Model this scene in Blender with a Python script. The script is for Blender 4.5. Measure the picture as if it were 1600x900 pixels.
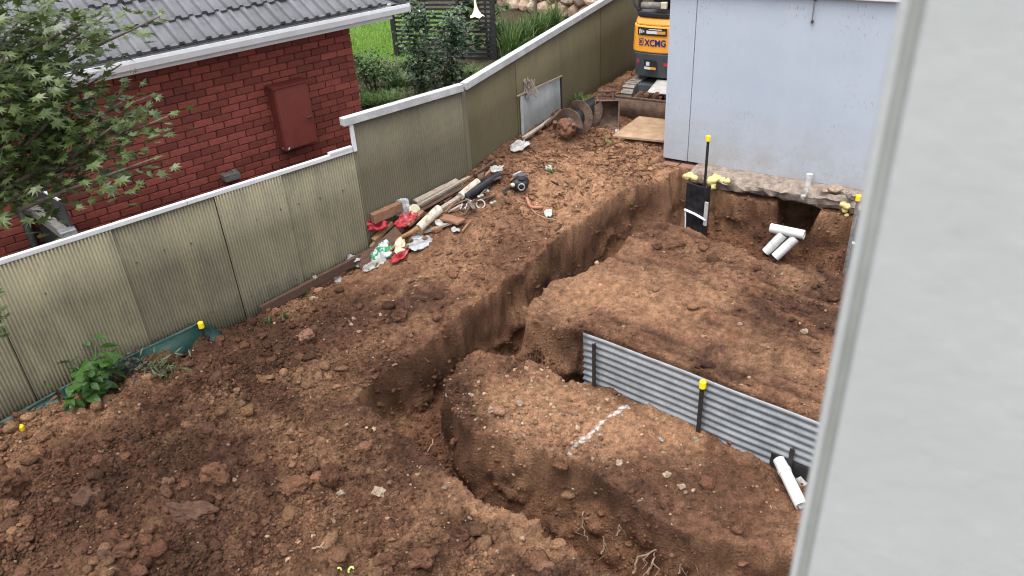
import bpy, bmesh, math, random
import numpy as np
from mathutils import Vector, Matrix
random.seed(7); rng = np.random.default_rng(11)
scn = bpy.context.scene
for o in list(bpy.data.objects): bpy.data.objects.remove(o)
COL = scn.collection
R_ = math.radians

# ------------------------------------------------------------------ camera
FPX = 1200.0; CAMH = 4.8
_d = np.array([130., -2050., -1200.]); _up = -_d/np.linalg.norm(_d)
_fw = np.array([0, 0, -1.]); _Y = _fw-_up*_fw.dot(_up); _Y /= np.linalg.norm(_Y); _X = np.cross(_Y, _up)
RC = np.array([_X, _Y, _up])                     # camera -> world
cam = bpy.data.cameras.new('camera'); camo = bpy.data.objects.new('camera', cam); COL.objects.link(camo)
m = Matrix([[*RC[0], 0], [*RC[1], 0], [*RC[2], 0], [0, 0, 0, 1]]); m.translation = (0, 0, CAMH)
camo.matrix_world = m
cam.sensor_width = 36; cam.lens = 36*FPX/1600; cam.clip_start = 0.05; cam.clip_end = 1000
cam.dof.use_dof = True; cam.dof.focus_distance = 9.0; cam.dof.aperture_fstop = 3.2
scn.camera = camo
scn.cycles.filter_width = 1.1
scn.render.resolution_x = 1024; scn.render.resolution_y = 576

# ------------------------------------------------------------------ sky, sun, exposure
SUN_EL, SUN_AZ = 76.0, 215.0                     # azimuth clockwise from +Y
world = bpy.data.worlds.new('World'); scn.world = world; world.use_nodes = True
nt = world.node_tree; nt.nodes.clear()
sky = nt.nodes.new('ShaderNodeTexSky'); sky.sky_type = 'NISHITA'; sky.sun_disc = False
sky.sun_elevation = R_(SUN_EL); sky.sun_rotation = R_(SUN_AZ); sky.air_density = 1.0; sky.dust_density = 4.0; sky.ozone_density = 1.0
hsv = nt.nodes.new('ShaderNodeHueSaturation'); hsv.inputs['Saturation'].default_value = 0.30
bg = nt.nodes.new('ShaderNodeBackground'); bg.inputs['Strength'].default_value = 0.15
ow = nt.nodes.new('ShaderNodeOutputWorld')
nt.links.new(sky.outputs[0], hsv.inputs['Color']); nt.links.new(hsv.outputs[0], bg.inputs[0]); nt.links.new(bg.outputs[0], ow.inputs[0])
sl = bpy.data.lights.new('sun', 'SUN'); sl.energy = 0.7; sl.angle = R_(60); sl.color = (1, .97, .93)
so = bpy.data.objects.new('sun', sl); COL.objects.link(so)
_el, _az = R_(SUN_EL), R_(SUN_AZ)
sdir = Vector((math.sin(_az)*math.cos(_el), math.cos(_az)*math.cos(_el), math.sin(_el)))
so.rotation_euler = sdir.to_track_quat('Z', 'Y').to_euler()
vs = scn.view_settings; vs.view_transform = 'Standard'; vs.look = 'None'; vs.exposure = 1.65; vs.gamma = 1.0
vs.use_curve_mapping = False

# ------------------------------------------------------------------ pixel helpers (a pixel gives a direction; depth comes from what it touches)
def ray(x, y): return RC @ np.array([(x-800)/FPX, -(y-450)/FPX, -1.])
def P(x, y, z=0.):
    r = ray(x, y); t = (z-CAMH)/r[2]; return np.array([0, 0, CAMH])+r*t
def PD(x, y, d): return np.array([0, 0, CAMH])+ray(x, y)*d
def colz(x, y, q):
    r = ray(x, y); t = math.hypot(q[0], q[1])/math.hypot(r[0], r[1]); return CAMH+r[2]*t
HA = 49.8; D1 = np.array([math.sin(R_(HA)), math.cos(R_(HA))]); N1 = np.array([-D1[1], D1[0]])
HB = 32.0; D2 = np.array([math.sin(R_(HB)), math.cos(R_(HB))]); N2 = np.array([-D2[1], D2[0]])
def onplane(x, y, p0, Dd):
    Nn = np.array([-Dd[1], Dd[0]]); r = ray(x, y); t = (np.array(p0[:2])@Nn)/(r[:2]@Nn)
    return np.array([0, 0, CAMH])+r*t
NF = 7.935                                       # fence line
S_BEND = 6.08; S_STEP = 4.36
BEND = D1*S_BEND+N1*NF
def W(s, n, z=0.): return np.array([*(D1*s+N1*n), z])

# ------------------------------------------------------------------ numpy noise
def _h(ix, iy, iz, seed):
    h = (ix.astype(np.int64)*374761393+iy.astype(np.int64)*668265263+iz*1274126177+seed*974634551) & 0xFFFFFFFF
    h = ((h ^ (h >> 13))*1274126177) & 0xFFFFFFFF
    h = ((h ^ (h >> 16))*2246822519) & 0xFFFFFFFF
    return ((h ^ (h >> 15)) & 0xFFFFFF).astype(np.float32)/np.float32(0xFFFFFF)
def vn2(x, y, seed=0):
    ix = np.floor(x); iy = np.floor(y); fx = (x-ix).astype(np.float32); fy = (y-iy).astype(np.float32)
    ix = ix.astype(np.int64); iy = iy.astype(np.int64)
    fx = fx*fx*(3-2*fx); fy = fy*fy*(3-2*fy)
    a = _h(ix, iy, 0, seed); b = _h(ix+1, iy, 0, seed); c = _h(ix, iy+1, 0, seed); d = _h(ix+1, iy+1, 0, seed)
    return (a+(b-a)*fx)+((c+(d-c)*fx)-(a+(b-a)*fx))*fy-.5
def vn3(x, y, z, seed=0):
    iz = np.floor(z); fz = (z-iz).astype(np.float32); fz = fz*fz*(3-2*fz); iz = iz.astype(np.int64)
    ix = np.floor(x); iy = np.floor(y); fx = (x-ix).astype(np.float32); fy = (y-iy).astype(np.float32)
    ix = ix.astype(np.int64); iy = iy.astype(np.int64); fx = fx*fx*(3-2*fx); fy = fy*fy*(3-2*fy)
    def pl(k):
        a = _h(ix, iy, k, seed); b = _h(ix+1, iy, k, seed); c = _h(ix, iy+1, k, seed); d = _h(ix+1, iy+1, k, seed)
        return (a+(b-a)*fx)+((c+(d-c)*fx)-(a+(b-a)*fx))*fy
    a = pl(iz); b = pl(iz+1)
    return a+(b-a)*fz-.5
def fbm2(x, y, f, o, seed=0, g=.5):
    s = 0; a = 1.
    for k in range(o):
        c, sn = math.cos(k*.7+.3), math.sin(k*.7+.3)
        s = s+a*vn2((x*c-y*sn)*f, (x*sn+y*c)*f, seed+k); f *= 2.03; a *= g
    return s
def fbm3(x, y, z, f, o, seed=0, g=.5):
    s = 0; a = 1.
    for k in range(o): s = s+a*vn3(x*f, y*f, z*f, seed+k); f *= 2.07; a *= g
    return s
def clods(x, y, cell, p, seed, k=.8):
    """lumpy stones: max of hemispheres round jittered cell points, p may be an array"""
    qx = x+cell*(.75*vn2(x/cell*1.9, y/cell*1.9, seed+50)+.45*vn2(x/cell*4.7, y/cell*4.7, seed+52)); qy = y+cell*(.75*vn2(x/cell*1.9, y/cell*1.9, seed+51)+.45*vn2(x/cell*4.7, y/cell*4.7, seed+53))
    gx = np.floor(qx/cell).astype(np.int64); gy = np.floor(qy/cell).astype(np.int64)
    out = np.zeros_like(x, dtype=np.float32)
    for i in (-1, 0, 1):
        for j in (-1, 0, 1):
            cx, cy = gx+i, gy+j
            r = cell*(.22+.48*_h(cx, cy, 3, seed)**1.5)
            dx = qx-(cx+_h(cx, cy, 1, seed))*cell; dy = qy-(cy+_h(cx, cy, 2, seed))*cell
            asp = .65+.8*_h(cx, cy, 5, seed); dx = dx*asp; dy = dy/asp
            b = np.sqrt(np.maximum(0, 1-(dx*dx+dy*dy)/(r*r)))*r*k*(.4+.6*_h(cx, cy, 6, seed))
            out = np.maximum(out, np.where(_h(cx, cy, 4, seed) < p, b, 0))
    return out*(.75+.9*vn2(x/cell*3.1, y/cell*3.1, seed+60)+.5*vn2(x/cell*7, y/cell*7, seed+61))
def sstep(a, b, x):
    t = np.clip((x-a)/(b-a), 0, 1); return t*t*(3-2*t)
class TPS:
    def __init__(s, pts):
        p = np.array(pts, float); s.p = p[:, :2]; n = len(p)
        K = s.k(np.linalg.norm(s.p[:, None]-s.p[None], axis=2))+np.eye(n)*.02
        Q = np.c_[np.ones(n), s.p]; A = np.block([[K, Q], [Q.T, np.zeros((3, 3))]])
        s.w = np.linalg.solve(A, np.r_[p[:, 2], 0, 0, 0]); s.lo = p[:, 2].min()-.05; s.hi = p[:, 2].max()+.05
    def k(s, r): return r*r*np.log(np.maximum(r, 1e-6))
    def __call__(s, x, y):
        o = s.w[-3]+s.w[-2]*x+s.w[-1]*y
        for i in range(len(s.p)): o = o+s.w[i]*s.k(np.hypot(x-s.p[i, 0], y-s.p[i, 1]))
        return np.clip(o, s.lo, s.hi)
def sdpoly(x, y, poly):
    """signed distance, positive inside"""
    d = np.full(x.shape, 1e9); ins = np.zeros(x.shape, bool); n = len(poly)
    for i in range(n):
        ax, ay = poly[i]; bx, by = poly[(i+1) % n]; ex, ey = bx-ax, by-ay
        t = np.clip(((x-ax)*ex+(y-ay)*ey)/(ex*ex+ey*ey+1e-12), 0, 1)
        d = np.minimum(d, np.hypot(x-ax-t*ex, y-ay-t*ey))
        c = ((ay > y) != (by > y)) & (x < (bx-ax)*(y-ay)/((by-ay) if by != ay else 1e-9)+ax); ins ^= c
    return np.where(ins, d, -d)

# ------------------------------------------------------------------ materials
def mat(name, col, rough=.8, col2=None, scale=5., detail=6, bump=0., bscale=None, metal=0., spec=.3, rand=0., vcol=None, coords='Object',
        stretch=(1, 1, 1), trans=0., contrast=(.3, .7), bdist=.02, island=False, alpha=1.):
    M = bpy.data.materials.new(name); M.use_nodes = True; T = M.node_tree; N = T.nodes; L = T.links
    b = N['Principled BSDF']; b.inputs['Roughness'].default_value = rough; b.inputs['Metallic'].default_value = metal
    b.inputs['Specular IOR Level'].default_value = spec
    tc = N.new('ShaderNodeTexCoord'); mp = N.new('ShaderNodeMapping'); mp.inputs['Scale'].default_value = stretch
    L.new(tc.outputs[coords], mp.inputs[0])
    no = N.new('ShaderNodeTexNoise'); no.inputs['Scale'].default_value = scale; no.inputs['Detail'].default_value = detail
    no.inputs['Roughness'].default_value = .65
    L.new(mp.outputs[0], no.inputs[0])
    rp = N.new('ShaderNodeMapRange'); rp.inputs[1].default_value = contrast[0]; rp.inputs[2].default_value = contrast[1]
    L.new(no.outputs[0], rp.inputs[0])
    mx = N.new('ShaderNodeMix'); mx.data_type = 'RGBA'
    L.new(rp.outputs[0], mx.inputs[0]); mx.inputs[6].default_value = (*col, 1); mx.inputs[7].default_value = (*(col2 or col), 1)
    out = mx.outputs[2]
    if vcol:
        at = N.new('ShaderNodeAttribute'); at.attribute_name = vcol
        m2 = N.new('ShaderNodeMix'); m2.data_type = 'RGBA'; m2.blend_type = 'MULTIPLY'; m2.inputs[0].default_value = 1
        L.new(out, m2.inputs[6]); L.new(at.outputs[0], m2.inputs[7]); out = m2.outputs[2]
    if rand:
        r0 = N.new('ShaderNodeObjectInfo').outputs['Random']
        if island:
            gi = N.new('ShaderNodeNewGeometry').outputs['Random Per Island']
            ad = N.new('ShaderNodeMath'); ad.operation = 'ADD'; L.new(r0, ad.inputs[0]); L.new(gi, ad.inputs[1])
            fr = N.new('ShaderNodeMath'); fr.operation = 'FRACT'; L.new(ad.outputs[0], fr.inputs[0]); r0 = fr.outputs[0]
        mr = N.new('ShaderNodeMapRange'); mr.inputs[3].default_value = 1-rand; mr.inputs[4].default_value = 1+rand; L.new(r0, mr.inputs[0])
        hs = N.new('ShaderNodeHueSaturation'); L.new(mr.outputs[0], hs.inputs['Value']); L.new(out, hs.inputs['Color']); out = hs.outputs[0]
        M['_rand'] = 1
    L.new(out, b.inputs['Base Color'])
    if trans: b.inputs['Transmission Weight'].default_value = trans
    if alpha < 1: b.inputs['Alpha'].default_value = alpha
    if bump:
        n2 = N.new('ShaderNodeTexNoise'); n2.inputs['Scale'].default_value = bscale or scale*4; n2.inputs['Detail'].default_value = 8
        n2.inputs['Roughness'].default_value = .7; L.new(mp.outputs[0], n2.inputs[0])
        bp = N.new('ShaderNodeBump'); bp.inputs['Strength'].default_value = bump; bp.inputs['Distance'].default_value = bdist
        L.new(n2.outputs[0], bp.inputs['Height']); L.new(bp.outputs[0], b.inputs['Normal'])
    return M
def leafmat(name, cols, rough=.45, transl=.25):
    """leaf colour picked per leaf (per mesh island)"""
    M = bpy.data.materials.new(name); M.use_nodes = True; T = M.node_tree; N = T.nodes; L = T.links
    b = N['Principled BSDF']; b.inputs['Roughness'].default_value = rough; b.inputs['Specular IOR Level'].default_value = .45
    g = N.new('ShaderNodeNewGeometry'); cr = N.new('ShaderNodeValToRGB'); L.new(g.outputs['Random Per Island'], cr.inputs[0])
    e = cr.color_ramp.elements; n = len(cols)
    for i, c in enumerate(cols):
        el = e[0] if i == 0 else (e[1] if i == n-1 else e.new(i/(n-1)))
        el.position = i/(n-1); el.color = (*c, 1)
    L.new(cr.outputs[0], b.inputs['Base Color'])
    tr = N.new('ShaderNodeBsdfTranslucent'); L.new(cr.outputs[0], tr.inputs[0])
    ms = N.new('ShaderNodeMixShader'); ms.inputs[0].default_value = transl
    L.new(b.outputs[0], ms.inputs[1]); L.new(tr.outputs[0], ms.inputs[2]); L.new(ms.outputs[0], N['Material Output'].inputs[0])
    return M
MT = {}
MT['soil'] = mat('soil', (.66, .66, .66), .95, (1.32, 1.3, 1.27), 52, 8, 1., 60, spec=.12, vcol='soilcol', bdist=.03)
def crumb_bump(M, sc, dist):
    T = M.node_tree; N = T.nodes; L = T.links; b = N['Principled BSDF']; bp = b.inputs['Normal'].links[0].from_node
    tc = N.new('ShaderNodeTexCoord'); no = N.new('ShaderNodeTexNoise'); no.inputs['Scale'].default_value = sc*1.3; no.inputs['Detail'].default_value = 3; L.new(tc.outputs['Object'], no.inputs[0])
    mx = N.new('ShaderNodeMix'); mx.data_type = 'RGBA'; mx.blend_type = 'LINEAR_LIGHT'; mx.inputs[0].default_value = .018
    L.new(tc.outputs['Object'], mx.inputs[6]); L.new(no.outputs['Color'], mx.inputs[7])
    vo = N.new('ShaderNodeTexVoronoi'); vo.inputs['Scale'].default_value = sc; L.new(mx.outputs[2], vo.inputs['Vector'])
    inv = N.new('ShaderNodeMath'); inv.operation = 'SUBTRACT'; inv.inputs[0].default_value = 1; L.new(vo.outputs['Distance'], inv.inputs[1])
    b2 = N.new('ShaderNodeBump'); b2.inputs['Strength'].default_value = .9; b2.inputs['Distance'].default_value = dist; L.new(inv.outputs[0], b2.inputs['Height']); L.new(bp.outputs[0], b2.inputs['Normal'])
    L.new(b2.outputs[0], b.inputs['Normal'])
crumb_bump(MT['soil'], 42, .016)
MT['clod'] = mat('clod', (.055, .027, .0165), .95, (.135, .067, .040), 25, 6, .8, 90, spec=.12, rand=.35, island=True, bdist=.01)
MT['clodtan'] = mat('clod_tan', (.09, .048, .03), .95, (.18, .10, .065), 25, 6, .8, 90, spec=.12, rand=.35, island=True, bdist=.01)
MT['pebble'] = mat('pebble', (.25, .17, .11), .9, (.48, .38, .28), 20, 4, .4, 80, spec=.2, rand=.3, island=True)
MT['stone'] = mat('stone', (.045, .024, .015), .9, (.125, .068, .043), 9, 8, .9, 40, spec=.2, bdist=.02)
MT['palestone'] = mat('pale_stone', (.16, .11, .075), .9, (.36, .285, .215), 14, 6, .6, 50)
MT['brick'] = mat('brick', (.155, .034, .026), .85, (.22, .054, .039), 30, 4, .5, 180, rand=.33, island=True, bdist=.004)
MT['mortar'] = mat('mortar', (.06, .04, .036), .95, (.10, .075, .068), 40, 4, .4, 120)
MT['tile'] = mat('roof_tile', (.052, .054, .060), .65, (.125, .128, .138), 4, 7, .35, 90, rand=.13, spec=.4)
MT['white'] = mat('white_paint', (.50, .51, .52), .45, (.58, .59, .60), 6, 4, 0, rand=.03)
MT['cap'] = mat('weathered_capping', (.28, .285, .285), .75, (.44, .45, .45), 7, 8, .3, 60)
MT['meter'] = mat('oxide_red_paint', (.115, .024, .019), .55, (.150, .034, .027), 5, 6, .15, 40)
MT['darkmetal'] = mat('dark_paint', (.018, .019, .021), .5, (.04, .04, .043), 12, 6, .15, 60)
MT['bracket'] = mat('galvanised', (.14, .145, .15), .5, (.25, .26, .265), 20, 5, .1, metal=.6)
MT['greywood'] = mat('grey_timber', (.07, .066, .062), .85, (.17, .16, .15), 8, 7, .5, 50, stretch=(1, 8, 8))
MT['steel'] = mat('zinc_steel', (.14, .15, .16), .5, (.26, .275, .29), 4, 8, .12, 50, metal=.35, spec=.5)
MT['black'] = mat('black_plastic', (.010, .010, .011), .5, (.028, .027, .027), 12, 6, .2, 50)
MT['blackdirty'] = mat('black_formply', (.008, .009, .012), .4, (.05, .045, .042), 7, 8, .2, 50, contrast=(.45, .85))
MT['greystake'] = mat('muddy_stake', (.06, .05, .045), .6, (.28, .27, .26), 14, 6, .3, 60)
MT['yellow'] = mat('yellow_plastic', (.78, .54, .010), .45, (.85, .62, .02), 6, 3)
MT['foam'] = mat('expanding_foam', (.50, .40, .14), .8, (.62, .52, .24), 14, 5, .6, 40)
MT['pvc'] = mat('white_pvc', (.27, .235, .20), .45, (.49, .495, .49), 7, 8, .05, spec=.5, contrast=(.30, .46))
MT['tape'] = mat('white_tape', (.6, .6, .6), .6, (.75, .75, .75), 20, 4)
MT['concrete'] = mat('old_concrete', (.15, .11, .085), .95, (.42, .35, .29), 9, 10, 1.0, 45, bdist=.04)
MT['brickdirt'] = mat('dirty_brick', (.16, .07, .05), .9, (.26, .15, .11), 16, 6, .6, 60)
MT['wood1'] = mat('dark_brown_timber', (.040, .022, .015), .8, (.115, .062, .042), 7, 7, .5, 45, stretch=(1, 10, 10))
MT['wood2'] = mat('tan_timber', (.17, .085, .04), .8, (.34, .20, .105), 7, 7, .5, 45, stretch=(1, 10, 10))
MT['wood3'] = mat('weathered_timber', (.16, .125, .10), .85, (.40, .335, .275), 7, 7, .5, 45, stretch=(1, 10, 10))
MT['wood4'] = mat('red_brown_timber', (.13, .058, .034), .8, (.27, .145, .09), 7, 7, .5, 45, stretch=(1, 10, 10))
MT['bark'] = mat('bark', (.07, .055, .042), .95, (.17, .14, .11), 16, 7, .8, 50)
MT['palebark'] = mat('pale_peeling_log', (.17, .13, .09), .85, (.48, .43, .34), 13, 7, .6, 60, contrast=(.3, .55))
MT['rust'] = mat('muddy_rust', (.045, .028, .021), .85, (.135, .085, .06), 10, 8, .6, 50)
MT['orange'] = mat('orange_paint', (.66, .265, .028), .4, (.72, .31, .04), 4, 6, .03, spec=.5)
MT['machinegrey'] = mat('machine_grey', (.045, .050, .058), .5, (.075, .08, .09), 6, 6, .05, spec=.4)
MT['logoblue'] = mat('logo_blue', (.015, .018, .12), .5)
MT['red'] = mat('red_reflector', (.55, .02, .04), .35)
MT['trackgrey'] = mat('track_rubber', (.11, .095, .085), .9, (.26, .23, .205), 12, 7, .5, 50)
MT['ply'] = mat('muddy_plywood', (.20, .125, .075), .85, (.36, .25, .16), 6, 9, .35, 50)
MT['plate'] = mat('grey_sheet', (.26, .25, .235), .8, (.42, .41, .39), 10, 7, .3, 60)
MT['greenplastic'] = mat('green_plastic_sheet', (.002, .022, .017), .38, (.005, .040, .029), 5, 5, .6, 11, spec=.4)
MT['redplastic'] = mat('red_plastic', (.26, .012, .02), .4, (.42, .25, .22), 22, 5, .4, 30, contrast=(.55, .85))
MT['gwplastic'] = mat('green_white_bag', (.015, .17, .07), .45, (.42, .44, .44), 9, 4, .4, 30, contrast=(.46, .54))
MT['cream'] = mat('cream_scrap', (.38, .33, .22), .6, (.56, .51, .38), 15, 5, .4, 30)
MT['whitescrap'] = mat('white_scrap', (.17, .155, .14), .65, (.42, .41, .39), 12, 6, .3, 40)
MT['greyplastic'] = mat('clear_grey_plastic', (.13, .135, .14), .25, (.34, .35, .36), 8, 6, .4, 25, spec=.6)
MT['terracotta'] = mat('terracotta', (.22, .085, .05), .8, (.33, .15, .095), 12, 5, .3, 50)
MT['root'] = mat('root', (.19, .125, .08), .9, (.33, .24, .165), 25, 4, .4, 60)
MT['bluewall'] = None
MT['fencesheet'] = None

# ------------------------------------------------------------------ mesh builder
class MB:
    def __init__(s): s.v = []; s.f = []
    def add(s, v, f):
        o = len(s.v); s.v += [tuple(map(float, p)) for p in v]; s.f += [tuple(i+o for i in q) for q in f]; return s
    def box(s, c, size, rot=None):
        hx, hy, hz = [q/2 for q in size]; vs_ = []
        for x, y, z in ((-1, -1, -1), (1, -1, -1), (1, 1, -1), (-1, 1, -1), (-1, -1, 1), (1, -1, 1), (1, 1, 1), (-1, 1, 1)):
            p = Vector((x*hx, y*hy, z*hz))
            if rot is not None: p = rot @ p
            vs_.append(p+Vector(c))
        return s.add(vs_, [(0, 3, 2, 1), (4, 5, 6, 7), (0, 1, 5, 4), (1, 2, 6, 5), (2, 3, 7, 6), (3, 0, 4, 7)])
    def beam(s, a, b, w, t, up=(0, 0, 1), seg=1, wob=0., seed=0):
        """box between two points: w across, t along up; optional wobble makes it look worn"""
        a, b = Vector(a), Vector(b); d = (b-a).normalized(); u = Vector(up); sd = d.cross(u)
        if sd.length < 1e-4: sd = d.cross(Vector((1, 0, 0)))
        sd.normalize(); u = sd.cross(d); rr = random.Random(seed); vv = []; ff = []
        for i in range(seg+1):
            p = a.lerp(b, i/seg)
            for (x, y) in ((-1, -1), (1, -1), (1, 1), (-1, 1)):
                vv.append(p+sd*(x*w/2*(1+rr.uniform(-wob, wob)))+u*(y*t/2*(1+rr.uniform(-wob, wob)))+d*(rr.uniform(-wob, wob)*w*.5 if i in (0, seg) else 0))
        for i in range(seg):
            o = i*4
            for k in range(4): ff.append((o+k, o+(k+1) % 4, o+4+(k+1) % 4, o+4+k))
        ff += [(3, 2, 1, 0), tuple(seg*4+k for k in range(4))]
        return s.add(vv, ff)
    def tube(s, pts, r, n=8, cap=True, hollow=0.):
        pts = [Vector(p) for p in pts]; m_ = len(pts); rs = r if isinstance(r, (list, tuple)) else [r]*m_
        vv = []; ff = []; ref = None
        for i, p in enumerate(pts):
            d = (pts[min(i+1, m_-1)]-pts[max(i-1, 0)]).normalized()
            if ref is None: ref = d.cross(Vector((0, 0, 1))) if abs(d.z) < .9 else d.cross(Vector((1, 0, 0)))
            ref = (ref-d*ref.dot(d)).normalized(); bi = d.cross(ref)
            for k in range(n):
                a = 2*math.pi*k/n; vv.append(p+(ref*math.cos(a)+bi*math.sin(a))*rs[i])
        for i in range(m_-1):
            for k in range(n): ff.append((i*n+k, i*n+(k+1) % n, (i+1)*n+(k+1) % n, (i+1)*n+k))
        if hollow:
            o = len(vv)
            for i, p in enumerate(pts):
                for k in range(n): vv.append(p+(vv[i*n+k]-p)*hollow)
            for i in range(m_-1):
                for k in range(n): ff.append((o+i*n+(k+1) % n, o+i*n+k, o+(i+1)*n+k, o+(i+1)*n+(k+1) % n))
            e = (m_-1)*n
            for k in range(n):
                k2 = (k+1) % n; ff.append((k2, k, o+k, o+k2)); ff.append((e+k, e+k2, o+e+k2, o+e+k))
        elif cap: ff += [tuple(range(n-1, -1, -1)), tuple((m_-1)*n+k for k in range(n))]
        return s.add(vv, ff)
    def prism(s, poly, off):
        n = len(poly); a = [Vector(p) for p in poly]; b = [p+Vector(off) for p in a]
        return s.add(a+b, [tuple(range(n-1, -1, -1)), tuple(range(n, 2*n))]+[(i, (i+1) % n, n+(i+1) % n, n+i) for i in range(n)])
    def grid(s, G):
        m_, n, _ = G.shape
        return s.add(G.reshape(-1, 3), [(i*n+j, i*n+j+1, (i+1)*n+j+1, (i+1)*n+j) for i in range(m_-1) for j in range(n-1)])
    def lump(s, c, r, seed, sub=1, rough=.3, rot=0.):
        v, f = ICO[sub]; r = (r, r, r) if np.isscalar(r) else r
        rr = np.random.default_rng(seed); o = rr.uniform(-9, 9, 3)
        nz = fbm3(v[:, 0]+o[0], v[:, 1]+o[1], v[:, 2]+o[2], 1.35, 4, seed % 97, .6)
        w = v*(1+rough*2*nz)[:, None]*np.array(r); ca, sa = math.cos(rot), math.sin(rot)
        w = np.c_[w[:, 0]*ca-w[:, 1]*sa, w[:, 0]*sa+w[:, 1]*ca, w[:, 2]]+np.array(c)
        return s.add(w, f)
    def build(s, name, mt, parent=None, loc=(0, 0, 0), smooth=False, bevel=0., rotz=0., solid=0.):
        me = bpy.data.meshes.new(name); l = Vector(loc)
        me.from_pydata([Vector(p)-l for p in s.v], [], s.f); me.update()
        if smooth: me.polygons.foreach_set('use_smooth', [True]*len(me.polygons))
        o = bpy.data.objects.new(name, me); COL.objects.link(o)
        if isinstance(mt, str): mt = MT[mt]
        me.materials.append(mt)
        if parent is not None:
            o.parent = parent
        else: o.location = l; o.rotation_euler.z = rotz
        if solid:
            b = o.modifiers.new('s', 'SOLIDIFY'); b.thickness = solid; b.offset = 0
        if bevel:
            b = o.modifiers.new('b', 'BEVEL'); b.width = bevel; b.segments = 2; b.limit_method = 'ANGLE'; b.angle_limit = R_(40)
        return o
def _ico(sub):
    bm = bmesh.new(); bmesh.ops.create_icosphere(bm, subdivisions=sub, radius=1); bm.verts.ensure_lookup_table()
    v = np.array([p.co[:] for p in bm.verts]); f = [tuple(q.index for q in fc.verts) for fc in bm.faces]; bm.free(); return v, f
ICO = {0: _ico(1), 1: _ico(2), 2: _ico(3), 3: _ico(4)}
def tag(o, label=None, cat=None, group=None, kind=None):
    if label: o['label'] = label
    if cat: o['category'] = cat
    if group: o['group'] = group
    if kind: o['kind'] = kind
    return o
def thing(name, label, cat, loc=(0, 0, 0), rotz=0., group=None):
    o = bpy.data.objects.new(name, None); COL.objects.link(o); o.location = Vector(loc); o.rotation_euler.z = rotz
    o.empty_display_size = .1
    return tag(o, label, cat, group)
def link_copy(src, parent, loc, rot=None, scale=None):
    c = src.copy(); COL.objects.link(c); c.parent = parent; c.location = loc
    if rot is not None: c.rotation_euler = rot
    if scale is not None: c.scale = scale
    return c

# ------------------------------------------------------------------ ground: one height sheet with trenches, pit and platform
def px(l): return [P(x, y, z)[:2] for x, y, z in l]
ground_ctl = [(0, 675, .10), (0, 900, .10), (150, 800, .16), (300, 720, .20), (240, 600, .16), (330, 560, .12), (500, 720, .12), (620, 860, .08),
    (760, 880, .03), (430, 490, .05), (480, 540, .10), (560, 590, .07), (570, 400, .27), (640, 440, .33), (660, 500, .22), (700, 380, .55),
    (780, 430, .45), (737, 265, .86), (820, 205, .93), (880, 170, .9), (990, 110, .8), (800, 330, .66), (870, 370, .56), (900, 280, .73), (960, 310, .66),
    (1000, 230, .74), (1000, 180, .78), (1010, 285, .68), (740, 560, .04), (900, 650, .05), (1100, 720, .0), (1230, 800, -.10), (1050, 800, 0), (1200, 890, -.08),
    (820, 660, .06), (930, 605, .03)]
gpts = [(*P(x, y, z)[:2], z) for x, y, z in ground_ctl]+[(3.5, 16.5, .8), (4.5, 20, .8), (-6, 3, .1), (-2, 1, .05), (4, 1, -.1), (6, 8, .6), (9, 8, .6), (5, 11, .68)]
plat_ctl = [(1013, 338, .60), (1085, 352, .60), (1320, 425, .55), (947, 397, .56), (867, 433, .53), (806, 505, .47), (915, 515, .49), (1100, 450, .57),
    (1280, 635, .46), (1290, 560, .50), (1200, 480, .56), (1050, 560, .50), (1150, 600, .48), (1180, 392, .56)]
ppts = [(*P(x, y, z)[:2], z) for x, y, z in plat_ctl]+[(5, 5, .45), (7, 7, .5)]
tpsG, tpsP = TPS(gpts), TPS(ppts)
SH0 = P(915, 592, 0)[:2]; SHD = np.array([.757, -.653]); SHN = np.array([.653, .757])      # steel sheet: left end and direction
trench = px([(1012, 287, .68), (960, 313, .66), (915, 345, .6), (870, 378, .54), (811, 432, .44), (761, 463, .37), (702, 508, .24), (643, 556, .14), (588, 600, .05),
    (558, 633, .02), (600, 656, .02), (665, 700, .02), (745, 765, .02), (820, 815, .02), (880, 850, 0), (960, 895, 0), (1060, 975, 0)])
trench += px([(1400, 975, -.08), (1250, 888, -.06), (1120, 850, 0), (1060, 832, 0), (1005, 796, .02), (950, 762, .03), (870, 728, .05), (800, 700, .06), (740, 682, .06),
    (694, 645, .06), (682, 606, .05), (702, 570, .04), (742, 546, .04), (800, 552, .04), (850, 568, .04), (890, 590, .03)])
trench += [SH0+SHD*.02, SH0+np.array([.03, .03])]
trench += px([(913, 516, .49), (860, 513, .48), (808, 507, .47), (820, 470, .5), (867, 433, .53), (947, 397, .56), (1013, 338, .60), (1085, 354, .60), (1130, 374, .58),
    (1180, 393, .56), (1215, 402, .56), (1320, 427, .55), (1420, 450, .55)])
trench += px([(1460, 370, .5), (1310, 338, .46), (1270, 332, .45)])
trench += [P(1266, 328, .45)[:2]+np.array([.40, .62]), P(1214, 322, .45)[:2]+np.array([.40, .62])]      # burrow under the footing
trench += px([(1212, 326, .45), (1190, 316, .45), (1150, 304, .48), (1110, 290, .5), (1070, 282, .52), (1040, 288, .56)])
plat = px([(860, 513, .48), (808, 507, .47), (820, 470, .5), (867, 433, .53), (947, 397, .56), (1013, 338, .60), (1085, 354, .60), (1130, 374, .58), (1180, 393, .56),
    (1320, 427, .55), (1420, 450, .55)])+[(8, 9), (8, 0), tuple(SH0+SHD*6+SHN*.13), tuple(SH0+SHN*.13)]
def side_fence(x, y):
    """distance to the neighbour's side of the bent fence line (positive = neighbour)"""
    a = x*N1[0]+y*N1[1]-NF; b = (x-BEND[0])*N2[0]+(y-BEND[1])*N2[1]
    return np.minimum(a, b) if False else np.where(x*D1[0]+y*D1[1] < S_BEND, a, b)
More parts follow.
